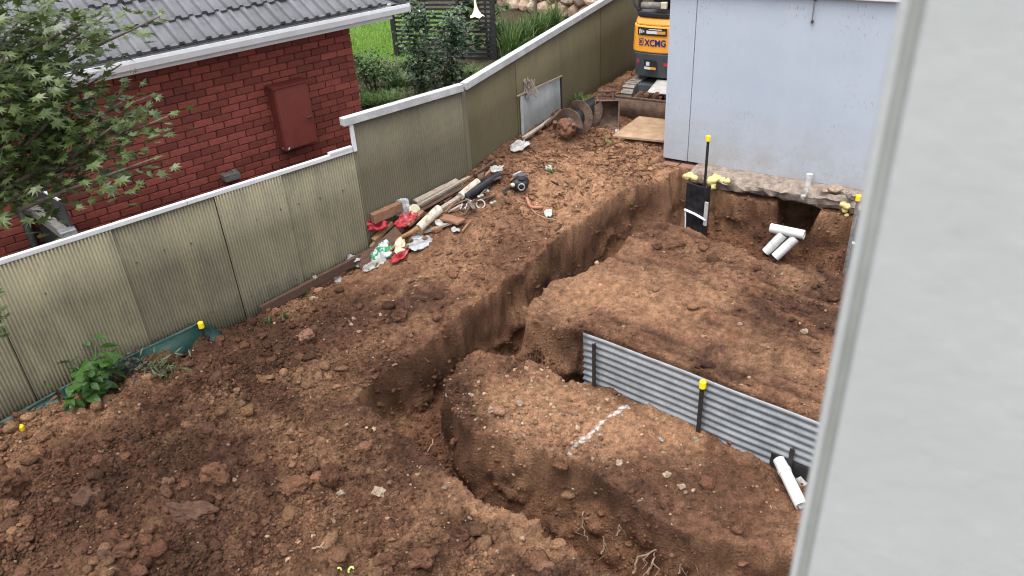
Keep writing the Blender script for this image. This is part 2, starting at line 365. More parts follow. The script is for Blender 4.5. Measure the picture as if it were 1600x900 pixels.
_BQ = P(1036, 245, .65)[:2]
def base_height(x, y):
    g = tpsG(x, y); p = tpsP(x, y)
    sdp = sdpoly(x, y, plat); g = g+(p-g)*sstep(-.01, .03, np.where(sdpoly(x, y, trench) > 0, sdp+.16, sdp))
    lx = (x-_BQ[0])*.815+(y-_BQ[1])*-.579; ly = (x-_BQ[0])*.579+(y-_BQ[1])*.815
    g = g+(np.minimum(g, .36)-g)*(sstep(.45, .7, lx)*sstep(-.62, -.40, ly)+sstep(-.02, .10, lx)*sstep(.7, .45, lx)*sstep(-.30, -.18, ly))
    sf = side_fence(x, y); s = x*D1[0]+y*D1[1]
    zn = .15+.85*sstep(2.0, 9.0, s)+.04*np.clip(s-9, 0, 60)
    g = g+(zn-g)*sstep(.01, .07, sf)
    return g, sdp, sf
def build_ground():
    def axis(lo, segs, hi):
        a = [-60, -40, -28, -20, -15, -11.5, -9, -7.6, -6.6]; a = [q for q in a if q < lo-.3]
        for x0, x1, d in segs: a += list(np.arange(x0, x1-1e-6, d))
        e = [q for q in (6.2, 7, 8, 9.5, 12, 16, 22, 22.5, 30, 40, 60, 80, 110) if q > hi+.2]
        return np.array(a+e)
    u = axis(-5.5, [(-5.5, 3.4, .0125), (3.4, 5.6, .025)], 5.6)
    v = axis(3.3, [(3.3, 8.2, .0112), (8.2, 12.2, .0165), (12.2, 17.5, .035)], 17.5)
    v = np.array([q for q in v if q > -70]); Y_, X_ = np.meshgrid(v, u, indexing='ij')
    x = X_.ravel(); y = Y_.ravel()
    def rag(x, y): return .07*fbm2(x, y, 2.4, 2, 5)+.035*fbm2(x, y, 6., 2, 9)
    def blur(a, k, axis):
        c_ = np.cumsum(np.concatenate([np.repeat(a.take([0], axis), k+1, axis), a, np.repeat(a.take([-1], axis), k, axis)], axis), axis); n_ = a.shape[axis]
        return (c_.take(range(2*k+1, 2*k+1+n_), axis)-c_.take(range(0, n_), axis))/(2*k+1)
    # draw the grid lines together where the trench walls stand, so that the walls carry detail
    S_ = (sdpoly(x, y, trench)+rag(x, y)+.04).reshape(Y_.shape); g0, g1 = np.gradient(S_, v, u); g0, g1 = [blur(blur(q_, 5, 0), 5, 1) for q_ in (g0, g1)]; gl = np.sqrt(g0*g0+g1*g1)+1e-6
    r = S_-.055; RR = .20; r2 = np.where(np.abs(r) < RR, r*(.28+.72*np.abs(r)/RR), r); dl = np.where(gl > .5, r2-r, 0)
    x = x+(g1/gl*dl).ravel(); y = y+(g0/gl*dl).ravel()
    g, sdp, sf = base_height(x, y)
    sd = sdpoly(x, y, trench)
    near = (sf < .0)
    sdr = sd+rag(x, y)+.04
    # floor: 0.62 below the ground, the pit floor a little shallower near the platform, spoil slumped along the edges
    pitw = sstep(2.2, 3.0, x)*sstep(6.5, 8.5, y)
    mouth = np.exp(-(((x-P(650, 625, -.3)[0])/.5)**2+((y-P(650, 625, -.3)[1])/.5)**2))
    depth = .92-.14*pitw-.16*mouth+.10*fbm2(x, y, 1.7, 3, 21)
    ww = .14+.12*fbm2(x, y, 1.3, 2, 31)
    ww = np.clip(ww, .08, .24)+.11*sstep(-.35, -.1, sdp)*sstep(.30, .1, sdp)*(y < 8.2)
    tl = np.clip((sdr+.02)/ww, 0, 1); t = .8*np.sin(tl*math.pi/2)**.85+.2*sstep(0, 1, tl)
    fl = np.maximum(tpsG(x, y), .16)-depth
    h = g+(fl-g)*t
    # lip: loosened soil banked up
    lipm = np.exp(-((sdr+.10)/.10)**2)*near
    # regional roughness: loose spoil in the left foreground, trampled platform, chipped bank
    spoil = sstep(-.6, .6, (-.55*(x+.9)-.45*(y-6.2)+.7*fbm2(x, y, .9, 3, 41)+.2))*(sd < 0)*(sdp < 0)
    bank = sstep(.3, 1.2, g)*(sdp < 0)*near
    platf = (sdp > 0)*1.
    mound = ((x-.3) > -.75)*(y < 6.4)*(sdp < 0)*(sd < 0)*1.
    flat = 1-t
    h = h+.10*fbm2(x, y, .9, 3, 3)*near*flat*(1-.5*platf)+.05*spoil*fbm2(x, y, 2.2, 3, 7)
    h = h+.05*fbm2(x, y, 4.2, 4, 61)*near
    # heaps in the spoil and a trodden hollow
    h = h+spoil*(.09*np.maximum(0, fbm2(x, y, 2.6, 2, 77)*2)**1.5)
    Z = h.reshape(Y_.shape)
    PX, PY = x.reshape(Y_.shape), y.reshape(Y_.shape); pv, pu = np.gradient(PX); qv, qu = np.gradient(PY); zv, zu = np.gradient(Z)
    nx = (qu*zv-zu*qv).ravel(); ny = (zu*pv-pu*zv).ravel(); nz = (pu*qv-qu*pv).ravel(); l = np.sqrt(nx*nx+ny*ny+nz*nz)+1e-12; sg = np.where(nz < 0, -1, 1)/l; nx = nx*sg; ny = ny*sg; nz = nz*sg
    def sm(a):
        a = a.reshape(Y_.shape)
        for k in (5, 3): a = blur(blur(a, k, 0), k, 1)
        return a.ravel()
    nx, ny, nz = sm(nx), sm(ny), sm(nz); l = np.sqrt(nx*nx+ny*ny+nz*nz)+1e-9; nx, ny, nz = nx/l, ny/l, nz/l
    wall = sstep(.15, .6, 1-nz)*(sd > -.3)
    amp = near*1.
    rough = (.45+.75*spoil+.10*mound+.15*lipm-.10*platf+.1*bank)
    d = .045*rough*(fbm3(x, y, h, 7.5, 2, 101, .58)+.336*fbm3(x, y, h, 32, 3, 103, .58)*(1-.9*wall))
    d = d+wall*(.13*fbm3(x, y, h*1.3, 3.2, 2, 131, .55)+.17*np.abs(fbm3(x, y, h*.9, 6.5, 2, 137, .55))+.10*np.abs(fbm3(x, y, h*.9, 15., 2, 141, .5))+.05*fbm3(x*.5, y*.5, h*1.4, 6.0, 2, 139, .5)-.055)
    msk = .35+fbm2(x, y, 1.6, 3, 15)*1.1
    cl = clods(x, y, .30, .10*spoil*np.clip(msk, 0, 1)+.01, 201, .5)
    cl = np.maximum(cl, clods(x, y, .13, np.clip((.13*spoil+.03+.08*lipm)*(.4+msk), .02, .8), 203, .6))
    cl = cl+.8*clods(x, y, .062, np.clip((.34*spoil+.16+.1*bank)*(.4+msk), .04, .9), 205, .65)
    cl = cl+.7*clods(x, y, .038, np.clip(.25+.3*spoil, 0, 1), 207, .7)
    d = d+cl*(1-wall)*(1-.35*platf)
    rx, ry = x*SHD[0]+y*SHD[1], x*SHN[0]+y*SHN[1]
    scr = fbm2(rx*.35, ry*1.6, 6., 4, 601, .6); d = d+platf*.040*scr*(1-wall)
    d = d+(.030*rough*np.abs(fbm3(x, y, h, 20, 3, 19, .65))+.020*fbm3(x, y, h, 40, 1, 23))*(.7+.8*spoil)*(1-.9*wall)
    d = d*amp+(~near)*.03*fbm2(x, y, 2, 3, 9)
    fadef = sstep(0, .15, -sf)
    d = np.where(near, d*np.clip(.25+fadef, 0, 1), d)
    co = np.empty((x.size, 3), np.float32); co[:, 0] = x+nx*d; co[:, 1] = y+ny*d; co[:, 2] = h+nz*d
    wm = np.clip(wall*1.2, 0, 1)*near
    for k_ in range(3):
        q_ = co[:, k_].reshape(Y_.shape); b_ = blur(blur(q_, 1, 0), 2, 1).ravel()
        co[:, k_] = (q_.ravel()*(1-.8*wm)+b_*.8*wm)
    # colour of the earth itself: brown topsoil, tan clay patches, red-brown subsoil
    n1 = fbm3(x, y, h, 1.1, 4, 301); n2 = fbm3(x, y, h, 3.4, 4, 311); n3 = fbm3(x, y, h, 7., 2, 321)+.25*fbm3(x, y, h, 28., 2, 323)*(1-wall)
    dark = np.array([.070, .0355, .0225]); mid = np.array([.156, .079, .047]); tan = np.array([.325, .184, .106]); red = np.array([.112, .050, .029])
    def pxm(X0, Y0, z0, rx, ry, ang=0):
        q = P(X0, Y0, z0); dx, dy = x-q[0], y-q[1]; c, s_ = math.cos(ang), math.sin(ang)
        return np.exp(-(((dx*c+dy*s_)/rx)**2+((-dx*s_+dy*c)/ry)**2))
    tanm = .22+.30*bank+.16*mound-.13*spoil
    for a in ((370, 650, .15, .5, .3), (360, 620, .15, .2, .12), (400, 670, .15, .2, .12), (450, 600, .12, .5, .25), (860, 850, .03, .5, .25), (760, 800, .03, .35, .2), (880, 560, .5, .35, .3), (1180, 400, .57, .6, .14),
              (1000, 470, .55, .8, .25), (900, 270, .73, .7, .6), (1000, 250, .73, .5, .5), (800, 620, .05, .35, .3), (1000, 600, .5, .6, .3), (930, 350, .6, .5, .2),
              (1000, 440, .56, .7, .35), (860, 310, .66, .6, .4)):
        tanm = tanm+.55*pxm(a[0], a[1], a[2], a[3], a[4])
    tanm = np.clip(tanm+1.25*n1+.8*n2*.8+.5*n3+.12*mound, 0, 1)
    darkm = np.clip(.30+.55*spoil*.72+.35*n2-.9*n1+.5*n3+platf*(.15-1.3*scr)+.7*pxm(620, 470, .25, .6, .35)+.5*pxm(1200, 560, .5, .9, .3)-.2*bank, 0, 1)
    c = mid*np.ones((x.size, 1)); c = c+(dark-c)*darkm[:, None]; c = c+(tan-c)*(tanm*.75)[:, None]
    sub = t*sstep(-.05, .25, sdr)
    c = c+(red-c)*(.7*sub)[:, None]
    c = c*np.clip(1+.75*(fbm3(x, y, h, 9, 1, 399)*.8*wall+fbm3(x, y, h, 21, 4, 401, .65)*(1-.85*wall)), .45, 1.8)[:, None]
    # chalk-white paint line over the mound and a few powdery marks
    def stroke(pa, pb, w, k, z):
        a = P(*pa, z)[:2]; b = P(*pb, z)[:2]; e = b-a; tt = np.clip(((x-a[0])*e[0]+(y-a[1])*e[1])/(e@e), 0, 1)
        dd = np.hypot(x-a[0]-tt*e[0], y-a[1]-tt*e[1])+.02*fbm2(x, y, 14, 3, 411)
        return np.clip(k*sstep(w, w*.35, dd)*(.75+1.6*fbm2(x, y, 26, 3, 421)), 0, 1)
    pm = stroke((982, 630), (940, 665), .030, .9, .05)+stroke((940, 665), (903, 700), .028, .9, .05)+stroke((903, 700), (890, 718), .024, .6, .03)
    pm = np.clip(pm, 0, .85)*near*(1-sstep(.05, .4, t))*np.clip(.9+1.5*fbm2(x, y, 40, 2, 431), .1, 1)
    c = c+(np.array([.72, .72, .71])-c)*pm[:, None]
    garden = np.array([.06, .05, .03]); c = np.where(near[:, None], c, garden)
    me = bpy.data.meshes.new('ground'); ny_, nx_ = Y_.shape
    idx = np.arange(ny_*nx_).reshape(ny_, nx_)
    q = np.stack([idx[:-1, :-1], idx[:-1, 1:], idx[1:, 1:], idx[1:, :-1]], -1).reshape(-1, 4)
    me.vertices.add(x.size); me.vertices.foreach_set('co', co.ravel())
    me.loops.add(q.size); me.loops.foreach_set('vertex_index', q.ravel().astype(np.int32))
    me.polygons.add(len(q)); me.polygons.foreach_set('loop_start', np.arange(0, q.size, 4, dtype=np.int32)); me.polygons.foreach_set('loop_total', np.full(len(q), 4, np.int32))
    me.polygons.foreach_set('use_smooth', np.ones(len(q), bool))
    me.update(calc_edges=True)
    at = me.color_attributes.new('soilcol', 'FLOAT_COLOR', 'POINT')
    at.data.foreach_set('color', np.c_[np.clip(c, 0.01, .9), np.ones(x.size)].astype(np.float32).ravel())
    me.materials.append(MT['soil'])
    o = bpy.data.objects.new('ground', me); COL.objects.link(o); o['kind'] = 'structure'; o['label'] = 'dug-over brown clay yard with trenches, spoil and a levelled platform'
    global GXW, GYW
    GXW, GYW = co[:, 0].reshape(Y_.shape), co[:, 1].reshape(Y_.shape)
    return u, v, co[:, 2].reshape(Y_.shape), spoil.reshape(Y_.shape), sd.reshape(Y_.shape), bank.reshape(Y_.shape), near.reshape(Y_.shape), sdp.reshape(Y_.shape), c
GU, GV, GZ, GSPOIL, GSD, GBANK, GNEAR, GPLAT, GC = build_ground()
def gi(x, y):
    i = np.clip(np.searchsorted(GU, x), 0, len(GU)-1); j = np.clip(np.searchsorted(GV, y), 0, len(GV)-1); return j, i
def gz(x, y): return GZ[gi(x, y)]
_T = np.arange(3.2, 24, .012)
def G(x, y, dz=0.):
    """point on the pixel's ray that lies dz above the built ground, never beyond the fence"""
    r = ray(x, y); pts = np.array([0, 0, CAMH])[None]+r[None]*_T[:, None]
    hit = np.nonzero((pts[:, 2] < gz(pts[:, 0], pts[:, 1])+dz) | (side_fence(pts[:, 0], pts[:, 1]) > -.10))[0]
    return pts[hit[0]].copy() if len(hit) else pts[-1].copy()

# ------------------------------------------------------------------ special materials
def fence_mat(name, c0, c1, stain):
    M = mat(name, c0, .85, c1, 1.6, 8, .25, 90, spec=.2, rand=.10, stretch=(1, 1, .28), contrast=(.32, .68))
    T = M.node_tree; N = T.nodes; L = T.links; b = N['Principled BSDF']; src = b.inputs['Base Color'].links[0].from_socket
    tc = N.new('ShaderNodeTexCoord'); n = N.new('ShaderNodeTexNoise'); n.inputs['Scale'].default_value = 3.2; n.inputs['Detail'].default_value = 9; n.inputs['Roughness'].default_value = .7
    mp = N.new('ShaderNodeMapping'); mp.inputs['Scale'].default_value = (1, 1, .45); mp.inputs['Location'].default_value = (3, 7, 1)
    L.new(tc.outputs['Object'], mp.inputs[0]); L.new(mp.outputs[0], n.inputs[0])
    r = N.new('ShaderNodeMapRange'); r.inputs[1].default_value = .48; r.inputs[2].default_value = .72; r.inputs[4].default_value = .75; L.new(n.outputs[0], r.inputs[0])
    m_ = N.new('ShaderNodeMix'); m_.data_type = 'RGBA'; L.new(r.outputs[0], m_.inputs[0]); L.new(src, m_.inputs[6]); m_.inputs[7].default_value = (*stain, 1)
    # grime that gathers in the valleys of the corrugation (the weathering of the sheet itself)
    L.new(m_.outputs[2], b.inputs['Base Color'])
    return M
MT['fence1'] = fence_mat('fibre_cement_yellowed', (.175, .160, .112), (.275, .246, .158), (.112, .105, .084))
MT['fence2'] = fence_mat('fibre_cement_olive', (.118, .105, .074), (.142, .126, .086), (.098, .089, .064))
MT['fence3'] = fence_mat('fibre_cement_brown', (.112, .094, .054), (.135, .113, .066), (.092, .078, .048))
MT['fence4'] = fence_mat('fibre_cement_grey', (.20, .205, .20), (.26, .265, .26), (.15, .15, .145))
def wall_mat():
    M = mat('pale_blue_render', (.322, .362, .425), .8, (.368, .408, .465), 1.3, 7, .12, 30, spec=.25)
    T = M.node_tree; N = T.nodes; L = T.links; b = N['Principled BSDF']; src = b.inputs['Base Color'].links[0].from_socket
    tc = N.new('ShaderNodeTexCoord'); sp = N.new('ShaderNodeSeparateXYZ'); L.new(tc.outputs['Object'], sp.inputs[0])
    def layer(src, fac, colr):
        m_ = N.new('ShaderNodeMix'); m_.data_type = 'RGBA'; L.new(fac, m_.inputs[0]); L.new(src, m_.inputs[6]); m_.inputs[7].default_value = (*colr, 1); return m_.outputs[2]
    def noise(sc, det, lo, hi, stretch=(1, 1, 1), off=(0, 0, 0), top=1.):
        mp = N.new('ShaderNodeMapping'); mp.inputs['Scale'].default_value = stretch; mp.inputs['Location'].default_value = off; L.new(tc.outputs['Object'], mp.inputs[0])
        n = N.new('ShaderNodeTexNoise'); n.inputs['Scale'].default_value = sc; n.inputs['Detail'].default_value = det; n.inputs['Roughness'].default_value = .7; L.new(mp.outputs[0], n.inputs[0])
        r = N.new('ShaderNodeMapRange'); r.inputs[1].default_value = lo; r.inputs[2].default_value = hi; r.inputs[4].default_value = top; L.new(n.outputs[0], r.inputs[0]); return r.outputs[0]
    def mul(a, b_):
        m_ = N.new('ShaderNodeMath'); m_.operation = 'MULTIPLY'; L.new(a, m_.inputs[0]); L.new(b_, m_.inputs[1]); return m_.outputs[0]
    def zr(lo, hi, to0, to1):
        r = N.new('ShaderNodeMapRange'); r.inputs[1].default_value = lo; r.inputs[2].default_value = hi; r.inputs[3].default_value = to0; r.inputs[4].default_value = to1; L.new(sp.outputs[2], r.inputs[0]); return r.outputs[0]
    o = layer(src, mul(noise(2.2, 8, .30, .62, top=.85), zr(.0, .95, 1, 0)), (.29, .265, .24))         # mud splashed up the foot
    o = layer(o, mul(noise(55, 3, .60, .70), zr(.0, .55, 1, 0)), (.13, .09, .07))
    o = layer(o, mul(noise(30, 4, .57, .68, (1.3, 1, .5), top=.8), noise(1.3, 2, .50, .62, off=(4, 0, 2))), (.24, .22, .20))   # scuff groups
    o = layer(o, noise(.9, 5, .5, .8, (2.2, 1, .35), (9, 0, 0), .30), (.41, .445, .495))
    L.new(o, b.inputs['Base Color']); return M
MT['bluewall'] = wall_mat()
MT['post'] = mat('pale_grey_paint', (.345, .365, .360), .6, (.40, .42, .415), 5, 8, .15, 30, contrast=(.25, .75))
MT['mould'] = mat('mouldy_paint', (.20, .213, .19), .9, (.345, .365, .35), 9, 6, .1, stretch=(1, 1, .3))
MT['lawn'] = mat('lawn_soil', (.05, .09, .02), .95, (.11, .17, .04), 6, 6)

# ------------------------------------------------------------------ brick house beyond the fence
NW = 9.2; S_C = 5.27; NE = 8.75; Z_E = 3.03
ROT1 = R_(90-HA)
house = thing('brick_house', 'red brick house with grey tiled roof and white gutter beyond the fence', 'house', W(0, NW, 0), ROT1)
# local frame: x along the wall, y into the house, z up
BL, BH, PITCH, CRS = .230, .076, .240, .086
S_L = -3.2; DEPTH = 7.0
MB().box(((S_L+S_C)/2, DEPTH/2+.012, 1.45), (S_C-S_L-.02, DEPTH, 2.9)).build('wall', 'mortar', house)
wall_o = house.children[0]
bm_ = MB().box((0, 0, 0), (BL, .10, BH)); bmesh_src = bm_.build('brick', 'brick', house); bmesh_src.modifiers.new('b', 'BEVEL').width = .004
bmesh_h = MB().box((0, 0, 0), (.110, .10, BH)).build('brick', 'brick', house)
cand = []; rest = MB()
def wproj(p):
    c = RC.T @ (np.array(p)-np.array([0, 0, CAMH])); return 800+FPX*c[0]/-c[2], 450-FPX*c[1]/-c[2], -c[2]
nc = int(2.9/CRS)
for k in range(nc):
    z = .05+CRS*k+CRS/2; x1 = S_C
    if z > 2.9: break
    if k % 2: widths = [.110]
    else: widths = []
    xx = x1
    while xx > S_L+.3:
        wd = widths.pop() if widths else BL
        cxx = xx-wd/2; xx -= wd+.010
        pp = W(cxx, NW, z); u_, v_, d_ = wproj(pp)
        # hidden behind the fence?
        q = onplane(u_, v_, N1*NF, D1); s_here = q[:2]@D1; top = 1.72 if s_here < S_STEP else 2.09
        vis = -10 < u_ < 600 and v_ > -5 and q[2] > top-.02
        cand.append((vis, -d_, cxx, z, wd))
cand.sort(reverse=True); nbr = 0
for vis, _, cxx, z, wd in cand:
    jy = random.uniform(-.003, .003)
    if vis and nbr < 296:
        src = bmesh_src if wd > .2 else bmesh_h
        if nbr == 0: bmesh_src.location = (cxx, .05-.010, z); nbr += 1; bmesh_src.parent = wall_o; continue
        if src is bmesh_h and not bmesh_h.get('used'): bmesh_h['used'] = 1; bmesh_h.location = (cxx, .04, z); bmesh_h.parent = wall_o; nbr += 1; continue
        link_copy(src, wall_o, (cxx, .04+jy, z)); nbr += 1
    else: rest.box((cxx, .04+jy, z), (wd, .10, BH))
if bmesh_h.get('used'): del bmesh_h['used']
rb = rest.build('brickwork', 'brick', wall_o); rb['kind'] = 'stuff'
# end wall (right return) bricks so that it holds from the side
rest2 = MB()
for k in range(nc):
    z = .05+CRS*k+CRS/2
    if z > 2.9: break
    y = .10+(0.12 if k % 2 else 0)+.01
    while y < DEPTH-.3: rest2.box((S_C-.04, y+BL/2, z), (.10, BL, BH)); y += PITCH
r2 = rest2.build('side_brickwork', 'brick', wall_o); r2['kind'] = 'stuff'
# eaves
EY = NE-NW                                        # local y of the gutter face
S_E = 5.95
MB().box(((S_L+S_E)/2-.12, EY+.10, 2.955), (S_E-S_L-.2, .025, .19)).build('fascia', 'white', house, bevel=.004)
MB().box(((S_L+S_E)/2-.12, (EY+.12)/2+.06, 2.90), (S_E-S_L-.24, -EY+.0, .012)).build('soffit', 'white', house)
gp = [(0, -.0, 3.03), (0, -.012, 3.03), (0, -.016, 2.99), (0, .0, 2.925), (0, .085, 2.92), (0, .085, 3.0), (0, .08, 3.0), (0, .075, 2.93), (0, .008, 2.935)]
MB().prism([(S_L, EY+p[1], p[2]) for p in gp], (S_E-S_L, 0, 0)).build('gutter', 'white', house, bevel=.003)
MB().box((S_E+.004, EY+.035, 2.975), (.006, .10, .115)).build('gutter_end', 'white', house)
MB().box((S_C+.33, DEPTH/2, 2.955), (.025, DEPTH+.5, .19)).build('side_fascia', 'white', house)
# roof: pitched deck and individual tiles near the eave
PIT = R_(31); roof = MB()
cp, sp_ = math.cos(PIT), math.sin(PIT)
y0 = EY+.05; run = 3.4
roof.add([(S_L, y0+.03, 3.035), (S_E-.05, y0+.03, 3.035), (S_E-.05-run, y0+run, 3.035+run*sp_/cp), (S_L, y0+run, 3.035+run*sp_/cp)], [(0, 1, 2, 3)])
roof.add([(S_E-.05, y0+.03, 3.035), (S_E-.05, y0+2*run, 3.035), (S_E-.05-run, y0+run, 3.035+run*sp_/cp)], [(0, 1, 2)])
roof_o = roof.build('roof', 'tile', house)
TW, TL, TG = .30, .47, .40
prof = [(-.15, .004), (-.135, .040), (-.085, .040), (-.068, .004), (.0, .006), (.012, .034), (.050, .034), (.066, .004), (.15, .004)]
tb = MB(); n = len(prof); vv = []
for (yy, lift) in ((0, 0.036), (TL, 0.0)):
    for x_, z_ in prof: vv.append((x_, yy, z_+lift))
for x_, z_ in prof: vv.append((x_, 0, z_-.004))
ff = [(i, i+1, n+i+1, n+i) for i in range(n-1)]+[(2*n+i, 2*n+i+1, i+1, i) for i in range(n-1)]
tb.add(vv, ff); t0 = tb.build('tile', 'tile', roof_o); first = True
for r_ in range(9):
    d_ = r_*TG; ly = y0-.03+d_*cp; lz = 3.045+d_*sp_
    xx = S_E-.18-(0.15 if r_ % 2 else 0)
    while xx > S_L+.2:
        if xx+.15 < S_E-.06-max(0, ly-y0):
            px_, py_, _ = wproj(W(xx, NW+ly, lz))
            if -60 < px_ < 700 and -45 < py_:
                o = t0 if first else link_copy(t0, roof_o, (0, 0, 0)); first = False
                o.location = (xx, ly, lz+random.uniform(-.002, .002)); o.rotation_euler = (PIT, 0, random.uniform(-.006, .006))
        xx -= TW
hip = MB(); hip.tube([(S_E-.02, y0-.02, 3.07), (S_E-.05-run, y0+run, 3.10+run*sp_/cp)], .07, 8); hip.build('hip_capping', 'tile', roof_o)
MB().tube([(0.985, -.06, 2.09), (.985, -.06, .1)], .045, 10).build('downpipe', 'darkmetal', house, smooth=True)
MB().box((.985, -.055, 1.95), (.13, .11, .03)).build('pipe_bracket', 'darkmetal', house, smooth=True)
# meter box on the wall
mb_ = thing('meter_box', 'dark red metal meter box fixed to the brick wall', 'meter box', W(4.21, NW-.015, 1.50), ROT1)
bx = MB().box((0, -.09, .41), (.46, .18, .80)).build('case', 'meter', mb_, bevel=.006)
MB().box((0.005, -.187, .41), (.44, .012, .77)).build('door', 'meter', mb_, bevel=.004)
MB().box((0, -.10, .818), (.49, .22, .012), Matrix.Rotation(.05, 3, 'X')).build('rain_hood', 'meter', mb_)
MB().tube([(.14, -.20, .36), (.20, -.215, .38)], .012, 8).build('latch', 'rust', mb_)
MB().lump((-.19, -.12, .03), (.05, .08, .04), 4, 1).build('corrosion_patch', 'bracket', mb_)
vt = thing('wall_vent', 'small dark grey box vent on the brick wall above the white capping', 'vent', W(3.25, NW-.03, 1.33), ROT1)
MB().box((0, -.05, .04), (.20, .14, .08)).build('cover', 'greywood', vt, bevel=.006); MB().box((.06, -.05, .09), (.05, .08, .03)).build('lug', 'greystake', vt)
tapo = thing('hose_tap', 'pale round disc on the brick wall by the dark downpipe', 'tap', W(.72, NW-.012, 1.73), ROT1)
MB().tube([(0, 0, 0), (0, -.03, 0)], .045, 14).build('disc', 'cream', tapo); MB().tube([(0, -.03, 0), (0, -.05, 0)], .02, 10).build('boss', 'bracket', tapo)

# side gate across the gap between house and fence
gA, gB = np.array([1.21, NF+.10]), np.array([1.08, NW-.02])
gt = thing('side_gate', 'dark sheet gate with grey timber rail across the gap by the house', 'gate', W(gA[0], gA[1], .1), ROT1)
gv = np.array([*(gB-gA), 0]); ge = gv/np.linalg.norm(gv)
MB().prism([(0, 0, .1), tuple(gv+[0, 0, .1]), tuple(gv+[0, 0, 1.93]), (0, 0, 1.91)], (.02, 0, 0)).build('panel', 'darkmetal', gt)
MB().beam((.01, 0, 1.918), tuple(gv*.42+[.01, 0, 1.923]), .026, .014).build('pale_edge', 'cap', gt)
MB().beam((-.06, 0.0, 1.60), tuple(gv+[-.06, -.02, 1.70]), .09, .10).build('rail', 'greywood', gt, bevel=.006)
MB().box((-.05, -.03, 1.60), (.15, .12, .13)).build('bracket', 'bracket', gt, bevel=.008)
MB().box((-.015, .42, 1.76), (.03, .16, .03)).build('hinge', 'bracket', gt)

# ------------------------------------------------------------------ boundary fence of corrugated sheets
fence = thing('boundary_fence', 'long olive corrugated fibre cement fence with white capping', 'fence', (0, 0, 0))
def corr(a, b, z0a, z1a, z0b, z1b, pitch=.034, amp=.0085, off=0., zseg=3):
    """vertical corrugations from plan point a to b, bottom/top heights at each end"""
    a, b = np.array(a), np.array(b); L_ = np.linalg.norm(b-a); e = (b-a)/L_; nrm = np.array([e[1], -e[0]])
    ns = max(4, int(L_/pitch*6)); s = np.linspace(0, L_, ns+1)
    w_ = amp*np.cos(2*np.pi*s/pitch)+off
    Gd = np.empty((zseg+1, ns+1, 3))
    for k in range(zseg+1):
        t = k/zseg; bow = .004*math.sin(t*7+L_*3)
        Gd[k, :, :2] = a+e*s[:, None]+nrm*(w_+bow)[:, None]
        lo = z0a+(z0b-z0a)*s/L_; hi = z1a+(z1b-z1a)*s/L_; Gd[k, :, 2] = lo+(hi-lo)*t
    return Gd
def sheet(name, mt, a, b, z, off=0., par=None, solid=.006, **kw):
    return MB().grid(corr(a, b, *z, off=off, **kw)).build(name, mt, par or fence, smooth=True, solid=solid)
seam = [-3.2, -2.0, -.8, .35, 1.52, 2.59, 3.38, 4.37]
for i in range(len(seam)-1):
    sheet('fence_sheet', 'fence1', W(seam[i], NF)[:2], W(seam[i+1]-.008, NF)[:2], (-.15, 1.66, -.15, 1.66), off=.016*(i % 2))
for s_ in seam[1:-1]: MB().beam(W(s_, NF+.05, -.1), W(s_, NF+.05, 1.64), .09, .05, (N1[0], N1[1], 0)).build('post', 'wood1', fence)
for i, (a, b) in enumerate(((4.35, 5.34), (5.34, 6.07))):
    sheet('fence_sheet', 'fence2', W(a, NF)[:2], W(b+.01, NF)[:2], (.0, 2.0, .0, 2.0), off=.006*(i % 2), amp=.0055)
def F3(s): return BEND+D2*s
def top3(s): return 2.09+.0607*s
b3 = [0.02, 1.36, 2.72, 4.30, 5.8, 7.3, 8.8, 10.5]
for i in range(len(b3)-1):
    z0 = .4
    sheet('fence_sheet', 'fence3', F3(b3[i]), F3(b3[i+1]+.01), (z0, top3(b3[i])-.06, z0, top3(b3[i+1])-.06), off=.006*(i % 2), amp=.0055)
# hatch of newer grey sheet set over the third section
hA, hB = 1.42, 2.70
ins = sheet('patch_sheet', 'fence4', F3(hA)-N2*.03, F3(hB)-N2*.03, (.5, 1.52, .5, 1.46), amp=.0045)
for (a, b, w_, t_) in ((hA, hA, 0, 0),):
    pass
fr = MB()
pA, pB = F3(hA)-N2*.045, F3(hB)-N2*.045
MB().beam((*pA, .6), (*pA, 1.53), .05, .02, (N2[0], N2[1], 0)).build('patch_frame', 'cap', fence)
MB().beam((*(F3(hA-.12)-N2*.05), 1.56), (*(F3(hB+.02)-N2*.05), 1.49), .02, .022, (N2[0], N2[1], 0)).build('patch_rail', 'wood3', fence)
MB().beam((*pB, .6), (*pB, 1.48), .03, .02, (N2[0], N2[1], 0)).build('patch_frame', 'darkmetal', fence)
# seam cover at the bend and capping lengths
MB().beam((*BEND, .3), (*BEND, 2.04), .075, .022, (N1[0]+N2[0], N1[1]+N2[1], 0)).build('corner_cover', 'fence2', fence)
for a, b in ((-3.2, -.6), (-.6, 2.3), (2.3, 4.33)):
    MB().beam(W(a+.004, NF-.0, 1.685), W(b, NF-.0, 1.685), .05, .05).build('capping', 'white', fence, bevel=.006)
MB().beam(W(4.02, NF-.002, 1.722), W(4.33, NF-.002, 1.722), .055, .03).build('capping', 'white', fence, bevel=.004)
MB().beam(W(4.365, NF-.015, 1.66), W(4.365, NF-.015, 2.01), .03, .05, (D1[0], D1[1], 0)).build('upright_trim', 'white', fence, bevel=.004)
for a, b in ((4.26, 6.06),):
    MB().beam(W(a, NF, 2.045), W(b, NF, 2.045), .10, .095).build('capping', 'cap', fence, bevel=.006)
for a, b in ((.02, 2.2), (2.205, 5.2), (5.205, 10.5)):
    MB().beam((*F3(a), top3(a)-.045), (*F3(b), top3(b)-.045), .10, .095).build('capping', 'cap', fence, bevel=.006)
